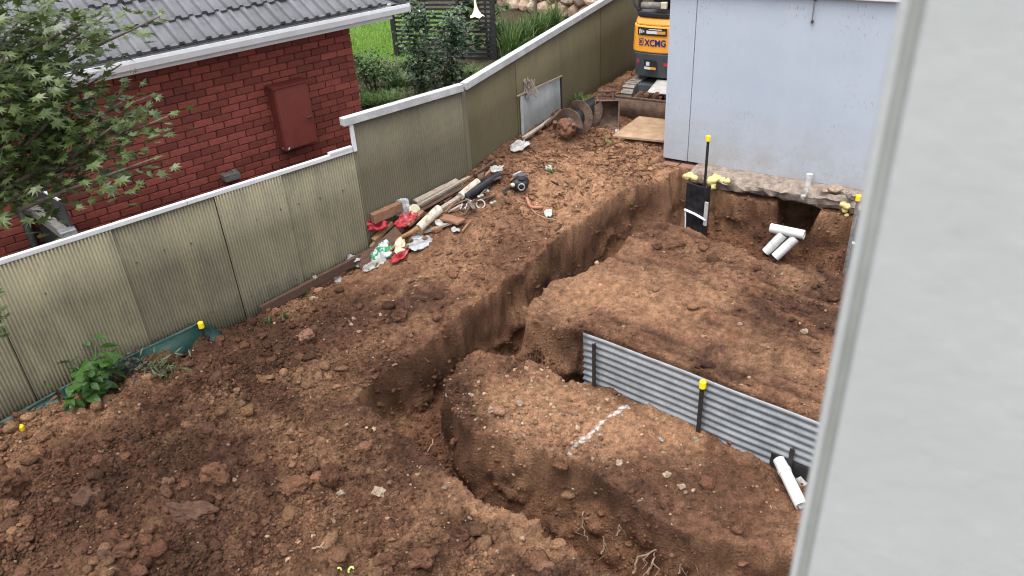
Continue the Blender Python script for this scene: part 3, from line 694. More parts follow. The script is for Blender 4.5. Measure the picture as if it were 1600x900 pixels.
# fixings
nail = MB().tube([(0, 0, 0), (0, 0, .012)], .009, 6).build('screw', 'rust', fence); nail.location = W(1.0, NF-.012, 1.2); nail.rotation_euler = (R_(90), 0, ROT1)
for s in seam[2:-1]:
    for dz in (.35, 1.25):
        for k in range(3):
            link_copy(nail, fence, W(s+.12+k*.3+random.uniform(-.03, .03), NF-.012, dz+random.uniform(-.02, .02)), (R_(90), 0, ROT1))
# dark timber edging at the fence foot
e0, e1 = G(428, 492), G(562, 404)
ed = MB().beam(W(2.75, NF-.09, gz(*W(2.75, NF-.12)[:2])+.05), W(4.35, NF-.10, gz(*W(4.35, NF-.12)[:2])+.06), .05, .11, seg=6, wob=.08, seed=3).build('timber_edging', 'wood1', None, loc=W(2.75, NF-.09, 0), bevel=.004)
tag(ed, 'long dark timber edging board along the foot of the fence', 'edging board')

# ------------------------------------------------------------------ pale blue building
BQ = P(1036, 245, .65)[:2]; BD = np.array([.815, -.579]); BDn = np.array([.579, .815]); ROTB = math.atan2(BD[1], BD[0])
bld = thing('rendered_building', 'pale blue rendered building with a scuffed wall behind the trench', 'building', (*BQ, .60), ROTB)
BW, BDp, BHt = 6.5, 7.0, 2.36
MB().box((.185, BDp/2, BHt/2+.02), (.37, BDp, BHt-.04)).build('wall_panel', 'bluewall', bld, bevel=.006)
MB().box((.376+(BW-.376)/2, BDp/2+.004, BHt/2+.02), (BW-.376, BDp, BHt-.04)).build('wall_panel', 'bluewall', bld, bevel=.006)
MB().box((BW/2, BDp/2, BHt+.05), (BW+.12, BDp+.12, .10)).build('roof_edge', 'white', bld, bevel=.01)
MB().box((BW/2, BDp/2, BHt+.14), (BW-.1, BDp-.1, .08)).build('roof', 'tile', bld)
hk = onplane(1274, 2, BQ, BD); hl = ((hk[:2]-BQ)@BD, hk[2]-.60)
MB().tube([(hl[0], -.012, hl[1]+.02), (hl[0], -.03, hl[1]), (hl[0], -.03, hl[1]-.2), (hl[0], -.008, hl[1]-.235)], .008, 6).build('bracket_rod', 'bracket', bld)
for dz in (.02, -.235): MB().tube([(hl[0], -.001, hl[1]+dz), (hl[0], -.025, hl[1]+dz)], .018, 8).build('rusty_bolt', 'rust', bld)
# footing: rough concrete ledge under the wall with exposed bricks
def ragged(a, b, y0, y1, z0, z1, seed, nseg=40, rough=.05, xb=0.):
    s = np.linspace(a, b, nseg); k = 9; Gd = np.empty((k, nseg, 3))
    cs = [(y1, z1), (y0+.25*(y1-y0), z1), (y0+.04, z1-.015), (y0, z1-.06), (y0-.01, (z0+z1)/2), (y0+.01, z0+.06), (y0+.06, z0), (y0+.3*(y1-y0), z0), (y1, z0)]
    for i, (yy, zz) in enumerate(cs):
        wgt = 0 if i in (0, k-1) else 1
        n_ = fbm3(s, s*0+yy*3, s*0+zz*3+i*.37, 5.5, 4, seed); n2 = fbm3(s+9, s*0+yy*3, s*0+zz*3+i*.31, 5.5, 4, seed+9)
        Gd[i, :, 0] = s; Gd[i, :, 1] = yy+wgt*rough*2*n_; Gd[i, :, 2] = zz+wgt*rough*1.5*n2
    return MB().grid(Gd)
foot = ragged(.55, BW, -.34, .06, -.16, .045, 5, 160, .055).build('footing', 'concrete', bld, smooth=False)
for k, (xa, ya, za, ln) in enumerate(((.02, -.10, -.09, .24), (.28, -.11, -.085, .23), (.03, -.12, -.18, .22), (.27, -.115, -.175, .235), (.06, -.10, -.27, .23), (.31, -.11, -.265, .22))):
    MB().box((xa+ln/2, ya+.11, za+.04), (ln, .24, .076), Matrix.Rotation(random.uniform(-.05, .05), 3, 'Z')).build('footing_brick', 'brickdirt', bld, bevel=.008)
for k, (ux, uy) in enumerate(((1292, 302), (1305, 305), (1268, 300))):
    pass
stub = thing('pipe_stub', 'short white capped pipe standing against the foot of the blue wall', 'pipe', (0, 0, 0))
sb = onplane(1262, 292, BQ-BDn*.10, BD); stub.location = sb
MB().tube([(0, 0, -.06), (0, 0, .17)], .037, 16).build('pipe', 'pvc', stub, smooth=False); MB().tube([(0, 0, .12), (0, 0, .185)], .043, 16).build('cap', 'pvc', stub, bevel=.006)
def single_lump(name, mt, pxy, r, label, cat, seed, z=None, rough=.3, rot=0., group=None, sub=2, smooth=False, sink=.3):
    p = G(*pxy) if z is None else P(*pxy, z)
    o = MB().lump((p[0], p[1], p[2]+r[2]*(1-sink)), r, seed, sub, rough, rot).build(name, mt, None, loc=p, smooth=smooth)
    return tag(o, label, cat, group)
def on_ledge(pxy, z): return P(*pxy, z)
for k, (u_, v_, r, lb) in enumerate(((1304, 298, (.10, .06, .045), 'jagged grey concrete rubble chunk on the ledge right of the pipe stub'),
                                      (1288, 299, (.045, .035, .025), 'small grey rubble chip on the ledge beside the larger chunk'),
                                      (1330, 308, (.08, .06, .05), 'crumbly grey rubble by the right hand yellow capped stake'))):
    p = P(u_, v_, .67); o = MB().lump((p[0], p[1], p[2]+r[2]*.5), r, 40+k, 2, .35).build('rubble_chunk', 'palestone' if k < 2 else 'concrete', None, loc=p); tag(o, lb, 'rubble')
p = P(1258, 300, .66); o = MB().lump(p, (.035, .03, .05), 47, 2, .4).lump(p+np.array([-.03, -.03, -.06]), (.03, .03, .04), 48, 2, .4).build('sealant_blob', 'whitescrap', None, loc=p); tag(o, 'lumpy white sealant blob at the foot of the pipe stub', 'sealant')

# ------------------------------------------------------------------ white post close to the camera
pe = PD(1319, 450, .82); pe2 = PD(1415, 0, .82)
postd = np.array([.885, -.465]); postd /= np.linalg.norm(postd); postn = np.array([-postd[1], postd[0]])
pp = thing('porch_post', 'wide pale grey painted post filling the right edge, out of focus', 'post', (pe[0], pe[1], -.2), math.atan2(postd[1], postd[0]))
MB().box((.0212+.30, .09, 3.2), (.60, .16, 6.2)).build('face_board', 'post', pp, bevel=.005)
MB().box((.005, .094, 3.2), (.010, .16, 6.2)).build('corner_trim', 'post', pp, bevel=.004)
MB().box((.0155, .099, 3.2), (.012, .16, 6.2)).build('mouldy_joint', 'mould', pp)

# ------------------------------------------------------------------ corrugated steel sheet at the platform edge
def stake(label, base, top, w=.035, cap=True, mt='black', name='stake', lean=(0, 0), notch=True):
    """flat steel stake with a yellow safety cap"""
    o = thing(name, label, 'stake', (base[0], base[1], base[2]))
    h = top-base[2]
    b = MB().prism([(-w/2, -.010, -.15), (w/2, -.010, -.15), (w/2, -.004, -.15), (.006, .0, -.15), (.006, .018, -.15), (-.006, .018, -.15), (-.006, 0, -.15), (-w/2, -.004, -.15)], (lean[0], lean[1], h+.15)).build('shaft', mt, o)
    if cap:
        n = 14; v = []; f = []
        for k, (r, z) in enumerate(((.026, h-.055), (.030, h-.05), (.030, h+.012), (.024, h+.02))):
            for i in range(n): a = 2*math.pi*i/n; v.append((lean[0]+r*math.cos(a)*(1+.05*(i % 2)), lean[1]+r*math.sin(a)*(1+.05*(i % 2)), z))
        for k in range(3):
            for i in range(n): f.append((k*n+i, k*n+(i+1) % n, (k+1)*n+(i+1) % n, (k+1)*n+i))
        f += [tuple(range(n-1, -1, -1)), tuple(3*n+i for i in range(n))]
        MB().add(v, f).build('cap', 'yellow', o)
    return o
ROTS = math.atan2(SHD[1], SHD[0])
SHL, SHT, SHB = 3.0, .585, -.16
sh = thing('corrugated_sheet', 'galvanised corrugated steel sheet standing on edge along the platform', 'metal sheet', (*(SH0-SHN*.035), SHB), ROTS)
nz = 12*int((SHT-SHB)/.076)+4; zz = np.linspace(0, SHT-SHB, nz); ns = 41; xs = np.linspace(0, SHL, ns)
Gd = np.empty((nz, ns, 3))
for i in range(nz):
    Gd[i, :, 0] = xs+.006*math.sin(zz[i]*90)*(xs < .01); Gd[i, :, 1] = .0095*math.cos(2*math.pi*zz[i]/.076)+.006*np.sin(xs*2.1)+.003*np.sin(xs*7); Gd[i, :, 2] = zz[i]+.003*np.sin(xs*3)
MB().grid(Gd).build('sheet', 'steel', sh, smooth=True, solid=.0025)
def shloc(u, v):
    q = onplane(u, v, SH0, SHD); return (q[:2]-SH0)@SHD, q[2]
shn = np.array([-SHD[1], SHD[0]])                # away from camera
def stake_on_sheet(label, u, vt, cap):
    s_, zt = shloc(u, vt); p = SH0+SHD*s_-shn*.07
    o = stake(label, (p[0], p[1], -.05), zt, .042, cap); o.rotation_euler.z = ROTS; return o
stake_on_sheet('flat black stake without a cap at the left end of the steel sheet', 935, 532, False)
stake_on_sheet('black stake with yellow cap at the middle of the corrugated steel sheet', 1104, 592, True)
stake_on_sheet('short black stake at the right end of the sheet by the white pipe', 1244, 694, False)
s_, z_ = shloc(1222, 715)
MB().box((s_+.12, -.018, z_-SHB-.02), (.40, .012, .14), Matrix.Rotation(.05, 3, 'Y')).build('cut_slot', 'black', sh)
# white drain pipes at its right end
pa = onplane(1217, 718, SH0-shn*.06, SHD); pb = G(1252, 790, .06)
pv = MB().tube([pa, Vector(pa).lerp(Vector(pb), .25), pb], .052, 20, hollow=.9).build('drain_pipe', 'pvc', None, loc=pb, smooth=False); tag(pv, 'white plastic pipe slanting down in front of the steel sheet', 'pipe')
MB().tube([Vector(pa).lerp(Vector(pb), .22), Vector(pa).lerp(Vector(pb), .30)], .058, 20, hollow=.9).build('collar', 'pvc', pv)
pv.data.update()
c_ = pv.children[0]; c_.location = (-Vector(pb))
pa = onplane(1247, 745, SH0-shn*.04, SHD); pb = onplane(1275, 790, SH0-shn*.10, SHD)
o = MB().tube([pa, pb], .048, 18, hollow=.88).build('drain_pipe', 'whitescrap', None, loc=pb); tag(o, 'dirty white pipe end behind the slanting pipe, cut off by the post', 'pipe')

# ------------------------------------------------------------------ pit: formwork, stakes, foam, pipes
def pit_stake(label, u, vt, vb, zb, mt, lean=0.):
    b = P(u, vb, zb); return stake(label, b, colz(u, vt, b)+.0, .036, True, mt)
fa, fb = P(1066, 352, .02), P(1088, 356, .02)
zt = .70; fz = -.05
fa[1] -= .10; fb[1] -= .10
fw_ = thing('formwork_panel', 'black formwork panel with white tape at the head of the long trench', 'formwork', (fa[0], fa[1], fz))
fd = np.array([fb[0]-fa[0]+.02, fb[1]-fa[1]-.10, 0]); fl = np.linalg.norm(fd); fd /= fl; fn = np.array([-fd[1], fd[0], 0])
MB().prism([(0, 0, 0), tuple(fd*fl), tuple(fd*fl+np.array([0, 0, zt-fz])), (0, 0, zt-fz)], tuple(fn*.018)).build('board', 'blackdirty', fw_)
MB().prism([tuple(fd*fl), tuple(fd*fl+fn*.12), tuple(fd*fl+fn*.12+np.array([0, 0, zt-fz])), tuple(fd*fl+np.array([0, 0, zt-fz]))], tuple(fd*.018)).build('return_board', 'blackdirty', fw_)
MB().tube([tuple(-fn*.012+np.array([0, 0, .36])), tuple(fd*fl*.6-fn*.014+np.array([0, 0, .34])), tuple(fd*(fl+.06)-fn*.014+np.array([0, 0, .30]))], .017, 8).build('tape_band', 'tape', fw_)
MB().beam(tuple(fd*(fl+.05)-fn*.01+np.array([0, 0, .22])), tuple(fd*(fl+.05)-fn*.01+np.array([0, 0, .56])), .05, .02, tuple(fn)).build('tape_strip', 'plate', fw_)
MB().tube([tuple(fd*.03-fn*.008+np.array([0, 0, .02])), tuple(fd*.02-fn*.01+np.array([0, 0, .25])), tuple(fd*.01-fn*.008+np.array([0, 0, .36]))], .010, 6).build('tape_tail', 'tape', fw_)
stb = P(1092, 340, .1)
stake('tall black stake with yellow cap rising above the formwork by the blue wall', (stb[0], stb[1]-.16, -.1), colz(1105, 208, stb), .036, True, 'black')
def foam(label, blobs, seed):
    q0 = P(blobs[0][0], blobs[0][1], blobs[0][2]); b = MB()
    for i, (u, v, z, r) in enumerate(blobs): b.lump(P(u, v, z), (r, r, r*.85), seed+i, 2, .22)
    o = b.build('foam_blob', 'foam', None, loc=q0, smooth=True); tag(o, label, 'foam'); return o
foam('yellow expanding foam blob on the top left corner of the formwork', [(1073, 276, .60, .05), (1079, 274, .61, .055), (1085, 278, .59, .045)], 61)
foam('lumpy yellow expanding foam beside the tall capped stake', [(1112, 283, .58, .075), (1120, 279, .60, .06), (1128, 281, .60, .05), (1136, 283, .60, .045), (1113, 291, .52, .055), (1118, 276, .62, .05)], 71)
foam('yellow foam running down beside the right hand stake', [(1319, 319, .55, .05), (1324, 322, .55, .05), (1320, 328, .48, .04), (1323, 336, .42, .03), (1320, 344, .36, .028), (1319, 352, .30, .03), (1319, 358, .27, .025)], 81)
sr = P(1322, 420, .0)
b2 = P(1323, 405, .03)
stake('muddy grey stake with yellow cap at the right end of the pit', (b2[0], b2[1], -.1), colz(1333, 306, b2), .042, True, 'greystake')
fr_ = thing('formwork_panel', 'black formwork panel at the right end of the pit beside the post', 'formwork', (b2[0]+.04, b2[1]+.03, -.1), ROTB)
MB().box((.16, 0, .33), (.34, .02, .68)).build('board', 'blackdirty', fr_); MB().tube([(-.03, -.02, .36), (.2, -.02, .33)], .018, 8).build('tape_band', 'tape', fr_)
# T of drain pipes in front of the burrow
tz = .12
ta = P(1204, 356, .20); tb_ = P(1257, 367, .20)
tee = thing('pipe_tee', 'white plastic pipe tee lying across two pipes in the pit', 'pipe', (ta+tb_)/2)
c0 = (ta+tb_)/2
MB().tube([ta-c0, tb_-c0], .062, 24, hollow=.88).build('crossbar', 'pvc', tee)
q1 = G(1197, 394, .05); q0 = P(1224, 366, .16)
MB().tube([q0-c0, q1-c0], .062, 24, hollow=.88).build('branch', 'pvc', tee)
q1 = G(1211, 402, .06); q0 = P(1243, 372, .13)
o = MB().tube([q0, q1], .062, 24, hollow=.88).build('drain_pipe', 'pvc', None, loc=q1); tag(o, 'white plastic pipe running beside the tee out of the burrow', 'pipe')

# ------------------------------------------------------------------ stakes and green plastic by the fence
def on_fence_ground(s, n): p = W(s, n); return np.array([p[0], p[1], gz(p[0], p[1])])
q = onplane(314, 508, N1*(NF-.22), D1); s1 = q[:2]@D1
stake('yellow capped stake holding up the green plastic by the fence', W(s1, NF-.22, .0), q[2]+.02, .035, True, 'black')
def drape(s0, s1_, n0, seed, ztop0, ztop1, nn=46):
    ss = np.linspace(s0, s1_, nn); rows = 12; Gd = np.empty((rows, nn, 3))
    for i in range(rows):
        t = i/(rows-1)
        k = (ss-s0)/(s1_-s0); zt_ = ztop0+(ztop1-ztop0)*k**1.1
        nn_ = n0-.16*t**1.3-.035*np.sin(ss*9+t*5+seed)*t+.05*fbm2(ss, ss*0+t*1.3, 5, 3, seed)*(.2+t)
        zz_ = zt_-(zt_-.02)*t-.04*np.sin(np.pi*k*2+.5)*t*(1-t)+.03*fbm2(ss+3, ss*0+t*1.4, 5, 3, seed+5)*t
        for j in range(nn): Gd[i, j] = W(ss[j], nn_[j], zz_[j])
    return Gd
gp1 = MB().grid(drape(.55, s1+.02, NF-.10, 3, .26, q[2]-.02)).grid(drape(s1+.02, s1+.22, NF-.12, 9, q[2]-.02, .14, 10)).build('plastic_sheet', 'greenplastic', None, loc=W(.5, NF-.2, 0), smooth=True, solid=.003)
tag(gp1, 'dark green plastic sheet gathered along the foot of the fence', 'plastic sheet')
gp2 = MB().grid(drape(-.1, .52, NF-.09, 13, .16, .24, 22)).build('plastic_sheet', 'greenplastic', None, loc=W(-.1, NF-.2, 0), smooth=True, solid=.003)
tag(gp2, 'green plastic strip lying under the leafy plant at the far left', 'plastic sheet')
q = G(32, 668, .035)
stake('small yellow stake cap poking out of the soil at the far left', (q[0], q[1], q[2]-.25), q[2], .03, True, 'black')

# ------------------------------------------------------------------ leafy things
def leaf_rig(kind):
    """outline of one leaf in its own plane: x = width, y = length (unit)"""
    if kind == 'maple':
        a = [(-1.05, .62), (-.58, .86), (0, 1.0), (.58, .86), (1.05, .62)]; pts = [(-.10, .02)]
        ang = [-105, -62, -28, 0, 28, 62, 105]; ln = [.48, .82, .95, 1.05, .95, .82, .48]
        pts = []
        for i, (g_, l_) in enumerate(zip(ang, ln)):
            if i: m_ = (ang[i-1]+g_)/2; pts.append((.36*math.sin(R_(m_)), .36*math.cos(R_(m_))))
            pts.append((l_*math.sin(R_(g_)), l_*math.cos(R_(g_))))
        pts.append((0, -.12)); return [(x*.5, y*.5+.05) for x, y in pts]
    if kind == 'ovate': return [(0, 0), (.22, .18), (.30, .42), (.20, .72), (0, 1), (-.20, .72), (-.30, .42), (-.22, .18)]
    if kind == 'lance': return [(0, 0), (.09, .3), (.07, .7), (0, 1), (-.07, .7), (-.09, .3)]
OUT = {k: np.array(leaf_rig(k)) for k in ('maple', 'ovate', 'lance')}
def leaves(b, pts, size, kind, nrm_up=.8, fold=.25, droop=.3, seed=0, dirs=None):
    """scatter leaf-shaped fans at pts"""
    rr = np.random.default_rng(seed); o2 = OUT[kind]; k = len(o2)
    cen = o2.mean(0)
    for i, p in enumerate(pts):
        s = size*rr.uniform(.65, 1.25); a = rr.uniform(0, 2*math.pi) if dirs is None else dirs[i]+rr.normal(0, .7)
        n = Vector((rr.normal(0, .45), rr.normal(0, .45), nrm_up+.2)).normalized(); y = Vector((math.cos(a), math.sin(a), -droop*rr.uniform(.2, 1.6)))
        y = (y-n*y.dot(n)).normalized(); x = y.cross(n); pv_ = Vector(p)
        vv = [pv_+(x*float(q[0])+y*float(q[1])+n*(abs(float(q[0]))*fold-float(q[1])**2*.22))*s for q in o2]
        vv.append(pv_+(x*0+y*float(cen[1])+n*(-.03))*s)
        b.add(vv, [(j, (j+1) % k, k) for j in range(k)])
    return b
def spline(pts, n=8):
    """Catmull-Rom"""
    p = [Vector(q) for q in pts]; p = [p[0]*2-p[1]]+p+[p[-1]*2-p[-2]]; out = []
    for i in range(1, len(p)-2):
        for k in range(n):
            t = k/n; a, b_, c, d = p[i-1], p[i], p[i+1], p[i+2]
            out.append(.5*((2*b_)+(c-a)*t+(2*a-5*b_+4*c-d)*t*t+(3*b_-a-3*c+d)*t**3))
    out.append(p[-2]); return out
MT['maple'] = leafmat('maple_leaf', [(.055, .085, .024), (.085, .13, .034), (.125, .18, .042), (.18, .24, .06), (.24, .29, .085), (.31, .34, .15), (.32, .27, .18), (.09, .125, .035)], .40, .32)
MT['camellia'] = leafmat('glossy_leaf', [(.022, .05, .017), (.035, .08, .024), (.07, .14, .036), (.15, .24, .06), (.03, .065, .02)], .32, .15)
MT['shrubleaf'] = leafmat('shrub_leaf', [(.055, .105, .025), (.09, .17, .04), (.15, .25, .06), (.07, .13, .035)], .5)
MT['grassleaf'] = leafmat('grass_blade', [(.07, .13, .03), (.12, .20, .05), (.22, .28, .12), (.30, .30, .18), (.09, .15, .04)], .55)
MT['dryleaf'] = leafmat('dry_grass', [(.22, .19, .12), (.32, .28, .19), (.16, .17, .08), (.10, .14, .05)], .7)
MT['lawnblade'] = leafmat('lawn_blade', [(.16, .30, .035), (.22, .37, .05), (.27, .40, .08), (.14, .25, .035)], .6, .35)
MT['potleaf'] = leafmat('broad_leaf', [(.045, .11, .02), (.08, .18, .03), (.14, .27, .05), (.21, .35, .07), (.04, .09, .02)], .45, .3)
MT['purple'] = leafmat('purple_leaf', [(.05, .02, .03), (.09, .04, .055), (.04, .05, .03)], .5)
MT['greyleaf'] = leafmat('grey_green_leaf', [(.03, .055, .018), (.05, .08, .03), (.022, .04, .014), (.10, .12, .06)], .6)
MT['trumpet'] = mat('trumpet_petal', (.72, .72, .46), .5, (.80, .79, .60), 8, 3)

# Japanese maple: trunk outside the frame on the left, boughs reach in
TR = np.array([-4.9, 4.2, 0.]); TR[2] = gz(TR[0], TR[1])-.1
tree = thing('maple_tree', 'green maple tree with pointed lobed leaves overhanging from the left', 'tree', TR)
tb2 = MB(); trunk_top = Vector((-4.1, 4.85, 2.4))
tb2.tube([Vector(p)-Vector(TR) for p in spline([TR, (-4.82, 4.3, .8), (-4.6, 4.5, 1.6), trunk_top, (-3.95, 4.95, 3.1), (-3.8, 5.0, 3.9)], 5)], [.10-.055*i/25 for i in range(26)], 10)
tb2.build('trunk', 'bark', tree, smooth=True)
ends = [(262, 182, 4.9), (248, 245, 4.7), (140, 250, 4.9), (190, 160, 5.0), (235, 150, 5.1), (120, 110, 4.8), (60, 60, 4.7), (150, 60, 5.0), (250, 25, 5.1), (170, 20, 5.2), (20, 150, 4.6), (90, 185, 4.8),
        (160, 195, 4.9), (205, 222, 4.8), (30, 130, 4.5), (0, 20, 4.5), (80, 0, 4.9), (40, 190, 4.7), (190, 100, 5.1), (215, 195, 4.9), (100, 165, 4.6), (10, 80, 4.4), (180, 195, 4.7), (120, 190, 5.0), (60, 165, 5.1), (130, 30, 4.6),
        (40, 20, 5.0), (80, 120, 5.1), (100, 20, 4.7), (20, 150, 5.0)]
br = MB(); lp = []; ld = []; rr = np.random.default_rng(5)
for i, (u, v, d) in enumerate(ends):
    e = PD(u, v, d); a = np.array(trunk_top)+np.array([.1, .05, .15+.9*max(0, (140-v)/260)])
    mid_ = (a+e)/2+np.array([0, 0, .12])+rr.normal(0, .07, 3); path = spline([a, mid_, e], 8); m_ = len(path)
    br.tube([p-Vector(TR) for p in path], [.022*(1-k/m_)+.004 for k in range(m_)], 6)
    nl = 72 if u > 150 else 98
    for k in range(nl):
        t = 1-rr.uniform(0, 1)**1.35*.62; j = min(m_-1, int(t*(m_-1))); pth = path[j]
        sp2 = .085+.13*(1-t)+.04
        p = pth+Vector((rr.normal(0, sp2), rr.normal(0, sp2), rr.normal(.0, sp2*.4)))
        lp.append(p-Vector(TR)); ld.append(math.atan2((e-a)[1], (e-a)[0]))
br.tube([Vector(p)-Vector(TR) for p in spline([(-4.75, 4.35, 1.1), PD(-60, 500, 5.0), PD(2, 488, 5.0)], 6)], .006, 5)
br.build('branches', 'bark', tree, smooth=True)
# a second mass at the far left edge and out of frame
for k in range(700):
    p = PD(rr.uniform(-160, 90), rr.uniform(-80, 175), rr.uniform(4.3, 5.3)); lp.append(Vector(p)-Vector(TR)); ld.append(rr.uniform(-1, 1))
for _ in range(16): lp.append(Vector(PD(rr.uniform(-20, 8), rr.uniform(455, 525), 5.0))-Vector(TR)); ld.append(rr.uniform(-1, 1))
leaves(MB(), lp, .135, 'maple', .9, .15, .55, 3, ld).build('crown', 'maple', tree)

def shrub(name, label, cat, c, r, nleaf, size, kind, mt, seed, group=None, stems=5, updirs=.8):
    """crown of leaf-sized faces gathered in uneven clumps round a few stems"""
    o = thing(name, label, cat, (c[0], c[1], c[2]), 0, group); rr = np.random.default_rng(seed); r = np.array(r)
    st = MB(); cl = []
    for k in range(stems):
        a = rr.uniform(0, 6.28); e = np.array([math.cos(a)*r[0]*.6, math.sin(a)*r[1]*.6, r[2]*2*rr.uniform(.6, .95)])
        st.tube(spline([(0, 0, -.1), e*.5+rr.normal(0, .06, 3), e], 5), [.02*(1-.07*j)+.003 for j in range(11)], 6); cl.append(e)
    st.build('stem', 'bark', o, smooth=True)
    for k in range(26):
        d = rr.normal(0, 1, 3); d /= np.linalg.norm(d); cl.append(np.array([0, 0, r[2]])+d*r*rr.uniform(.5, 1.0))
    pts = []
    for k in range(nleaf):
        q = cl[rr.integers(len(cl))]; pts.append(q+rr.normal(0, 1, 3)*r*.17)
    pts = [p for p in pts if p[2] > -.03]
    leaves(MB(), pts, size, kind, updirs, .25, .4, seed).build('crown', mt, o)
    return o
def tuft(name, label, cat, c, n, h, spread, mt, seed, group=None, w=.012):
    o = MB(); rr = np.random.default_rng(seed)
    for k in range(n):
        a = rr.uniform(0, 6.28); hh = h*rr.uniform(.55, 1.1); sp4 = spread*rr.uniform(.2, 1.1); b0 = np.array(c)+np.array([rr.normal(0, spread*.22), rr.normal(0, spread*.22), 0])
        dv = np.array([math.cos(a), math.sin(a), 0]); pv_ = np.array([-dv[1], dv[0], 0]); vv = []
        for t in (0, .4, .75, 1.):
            p = b0+dv*sp4*t**1.6+np.array([0, 0, hh*(t-.35*t**3*(sp4/spread))]); ww = w*(1-t)**.6*.5+.001
            vv += [p-pv_*ww, p+pv_*ww]
        o.add(vv, [(0, 1, 3, 2), (2, 3, 5, 4), (4, 5, 7, 6)])
    ob = o.build(name, mt, None, loc=c); tag(ob, label, cat, group); return ob
def NG(u, v, z=None):
    """point on the neighbour's ground under a pixel"""
    p = P(u, v, 1.0)
    for _ in range(8): p = P(u, v, float(base_height(np.array([p[0]]), np.array([p[1]]))[0][0]))
    return p
# broad-leaved plant and companions by the fence
c = W(.84, NF-.36, .14)
bp = thing('leafy_plant', 'broad green leafy plant growing at the foot of the fence', 'plant', c)
stm = MB(); lps = []; rr = np.random.default_rng(23)
for k in range(13):
    a = rr.uniform(0, 6.28); e = np.array([math.cos(a)*.27*rr.uniform(.3, 1.1), math.sin(a)*.27*rr.uniform(.3, 1.1), rr.uniform(.16, .52)])
    stm.tube(spline([(0, 0, -.1), e*.55+np.array([0, 0, .05]), e], 5), .006, 6)
    for t in (.45, .6, .8, 1., 1., 1., 1.): lps.append(e*t+rr.normal(0, .05, 3))
stm.build('stem', 'shrubleaf', bp); leaves(MB(), lps, .165, 'ovate', 1., .2, .5, 4).build('foliage', 'potleaf', bp)
c = W(1.16, NF-.30, .14); rr = np.random.default_rng(3)
pl = thing('low_plant', 'low purple leaved plant between the green plant and the plastic sheet', 'plant', c)
leaves(MB(), rr.normal(0, 1, (110, 3))*[.10, .10, .07]+[0, 0, .12], .06, 'ovate', .8, .3, .3, 7).build('foliage', 'purple', pl); MB().tube([(0, 0, -.05), (0.01, 0, .12)], .006, 6).build('stem', 'bark', pl)
c = W(1.36, NF-.42, .14)
pl = thing('low_plant', 'grey green spiky low plant against the green plastic sheet', 'plant', c)
leaves(MB(), rr.normal(0, 1, (240, 3))*[.15, .13, .06]+[0, 0, .09], .09, 'lance', .5, .2, .0, 9).build('foliage', 'greyleaf', pl); MB().tube([(0, 0, -.05), (0.01, 0, .10)], .006, 6).build('stem', 'bark', pl)
for k, (u, v) in enumerate(((446, 492), (421, 500), (480, 458))):
    q = G(u, v+4); tuft('weed', ['small green weed at the fence foot by the edging board end', 'low weed left of the edging board', 'tiny weed halfway along the edging board'][k], 'weed', q, 16, .10, .06, 'shrubleaf', 50+k, w=.015)
# striped curled leaves at the bottom edge
q = G(540, 896); cu = thing('curled_leaves', 'two curled yellow green striped leaves at the bottom edge', 'leaf', q)
for k, (dx, a0) in enumerate(((-.045, .2), (.05, .5))):
    pts = [(dx+.022*math.cos(a0+t*.55), .01*math.sin(t), .03+.028*math.sin(a0+t*.55)) for t in range(10)]
    MB().tube(pts, [.004]+[.0075]*8+[.003], 6).build('leaf', 'seed', cu) if 'seed' in MT else MB().tube(pts, [.004]+[.0075]*8+[.003], 6).build('leaf', MT.setdefault('seed', mat('variegated_leaf', (.28, .50, .05), .4, (.72, .78, .30), 60, 2, contrast=(.45, .55))), cu)

# ------------------------------------------------------------------ neighbour's garden
def grid_sheet(name, mt, a, b, c_, d, n=12, dz=.01):
    Gd = np.empty((n, n, 3))
    for i in range(n):
        for j in range(n):
            s, t = i/(n-1), j/(n-1); p = (np.array(a)*(1-s)+np.array(b)*s)*(1-t)+(np.array(d)*(1-s)+np.array(c_)*s)*t
            Gd[i, j] = (p[0], p[1], float(base_height(np.array([p[0]]), np.array([p[1]]))[0][0])+.03+dz)
    return MB().grid(Gd).build(name, mt)
# lawn blades
lw = MB(); rr = np.random.default_rng(2)
la, lb, lc, ld_ = NG(545, 92)[:2], NG(640, 105)[:2], NG(720, 20)[:2], NG(500, 14)[:2]
lawn = grid_sheet('lawn', 'lawn', la, lb, lc, ld_, 10); lawn['kind'] = 'structure'
for k in range(15000):
    s, t = rr.uniform(0, 1, 2); p = (la*(1-s)+lb*s)*(1-t)+(ld_*(1-s)+lc*s)*t
    z = .15+.85*float(sstep(2., 9., p@D1))+.04*max(0, p@D1-9)+.03; a = rr.uniform(0, 6.28); h_ = rr.uniform(.05, .12); e = np.array([math.cos(a), math.sin(a)])
    w_ = .008; pn = np.array([-e[1], e[0]])
    lw.add([(*(p-pn*w_), z), (*(p+pn*w_), z), (*(p+e*.05), z+h_)], [(0, 1, 2)])
lg = lw.build('grass', 'lawnblade'); tag(lg, 'bright green lawn grass behind the house corner', 'grass', kind='stuff')
# slatted screen
s0, s1_ = NG(622, 92), NG(775, 92); sd_ = (s1_-s0); sd_[2] = 0; sl_ = np.linalg.norm(sd_); sd_ /= sl_
scr = thing('slatted_screen', 'dark slatted timber screen behind the glossy shrub', 'screen', s0, math.atan2(sd_[1], sd_[0]))
slat = None
for k in range(20):
    z = .05+k*.085
    if slat is None: slat = MB().box((0, 0, 0), (sl_, .018, .045)).build('slat', 'darkmetal', scr); slat.location = (sl_/2, 0, z)
    else: link_copy(slat, scr, (sl_/2, random.uniform(-.004, .004), z), (0, random.uniform(-.003, .003), 0))
for k in range(4): MB().box((sl_*k/3, -.03, .85), (.09 if k in (0, 3) else .05, .05, 1.9)).build('post', 'darkmetal', scr)
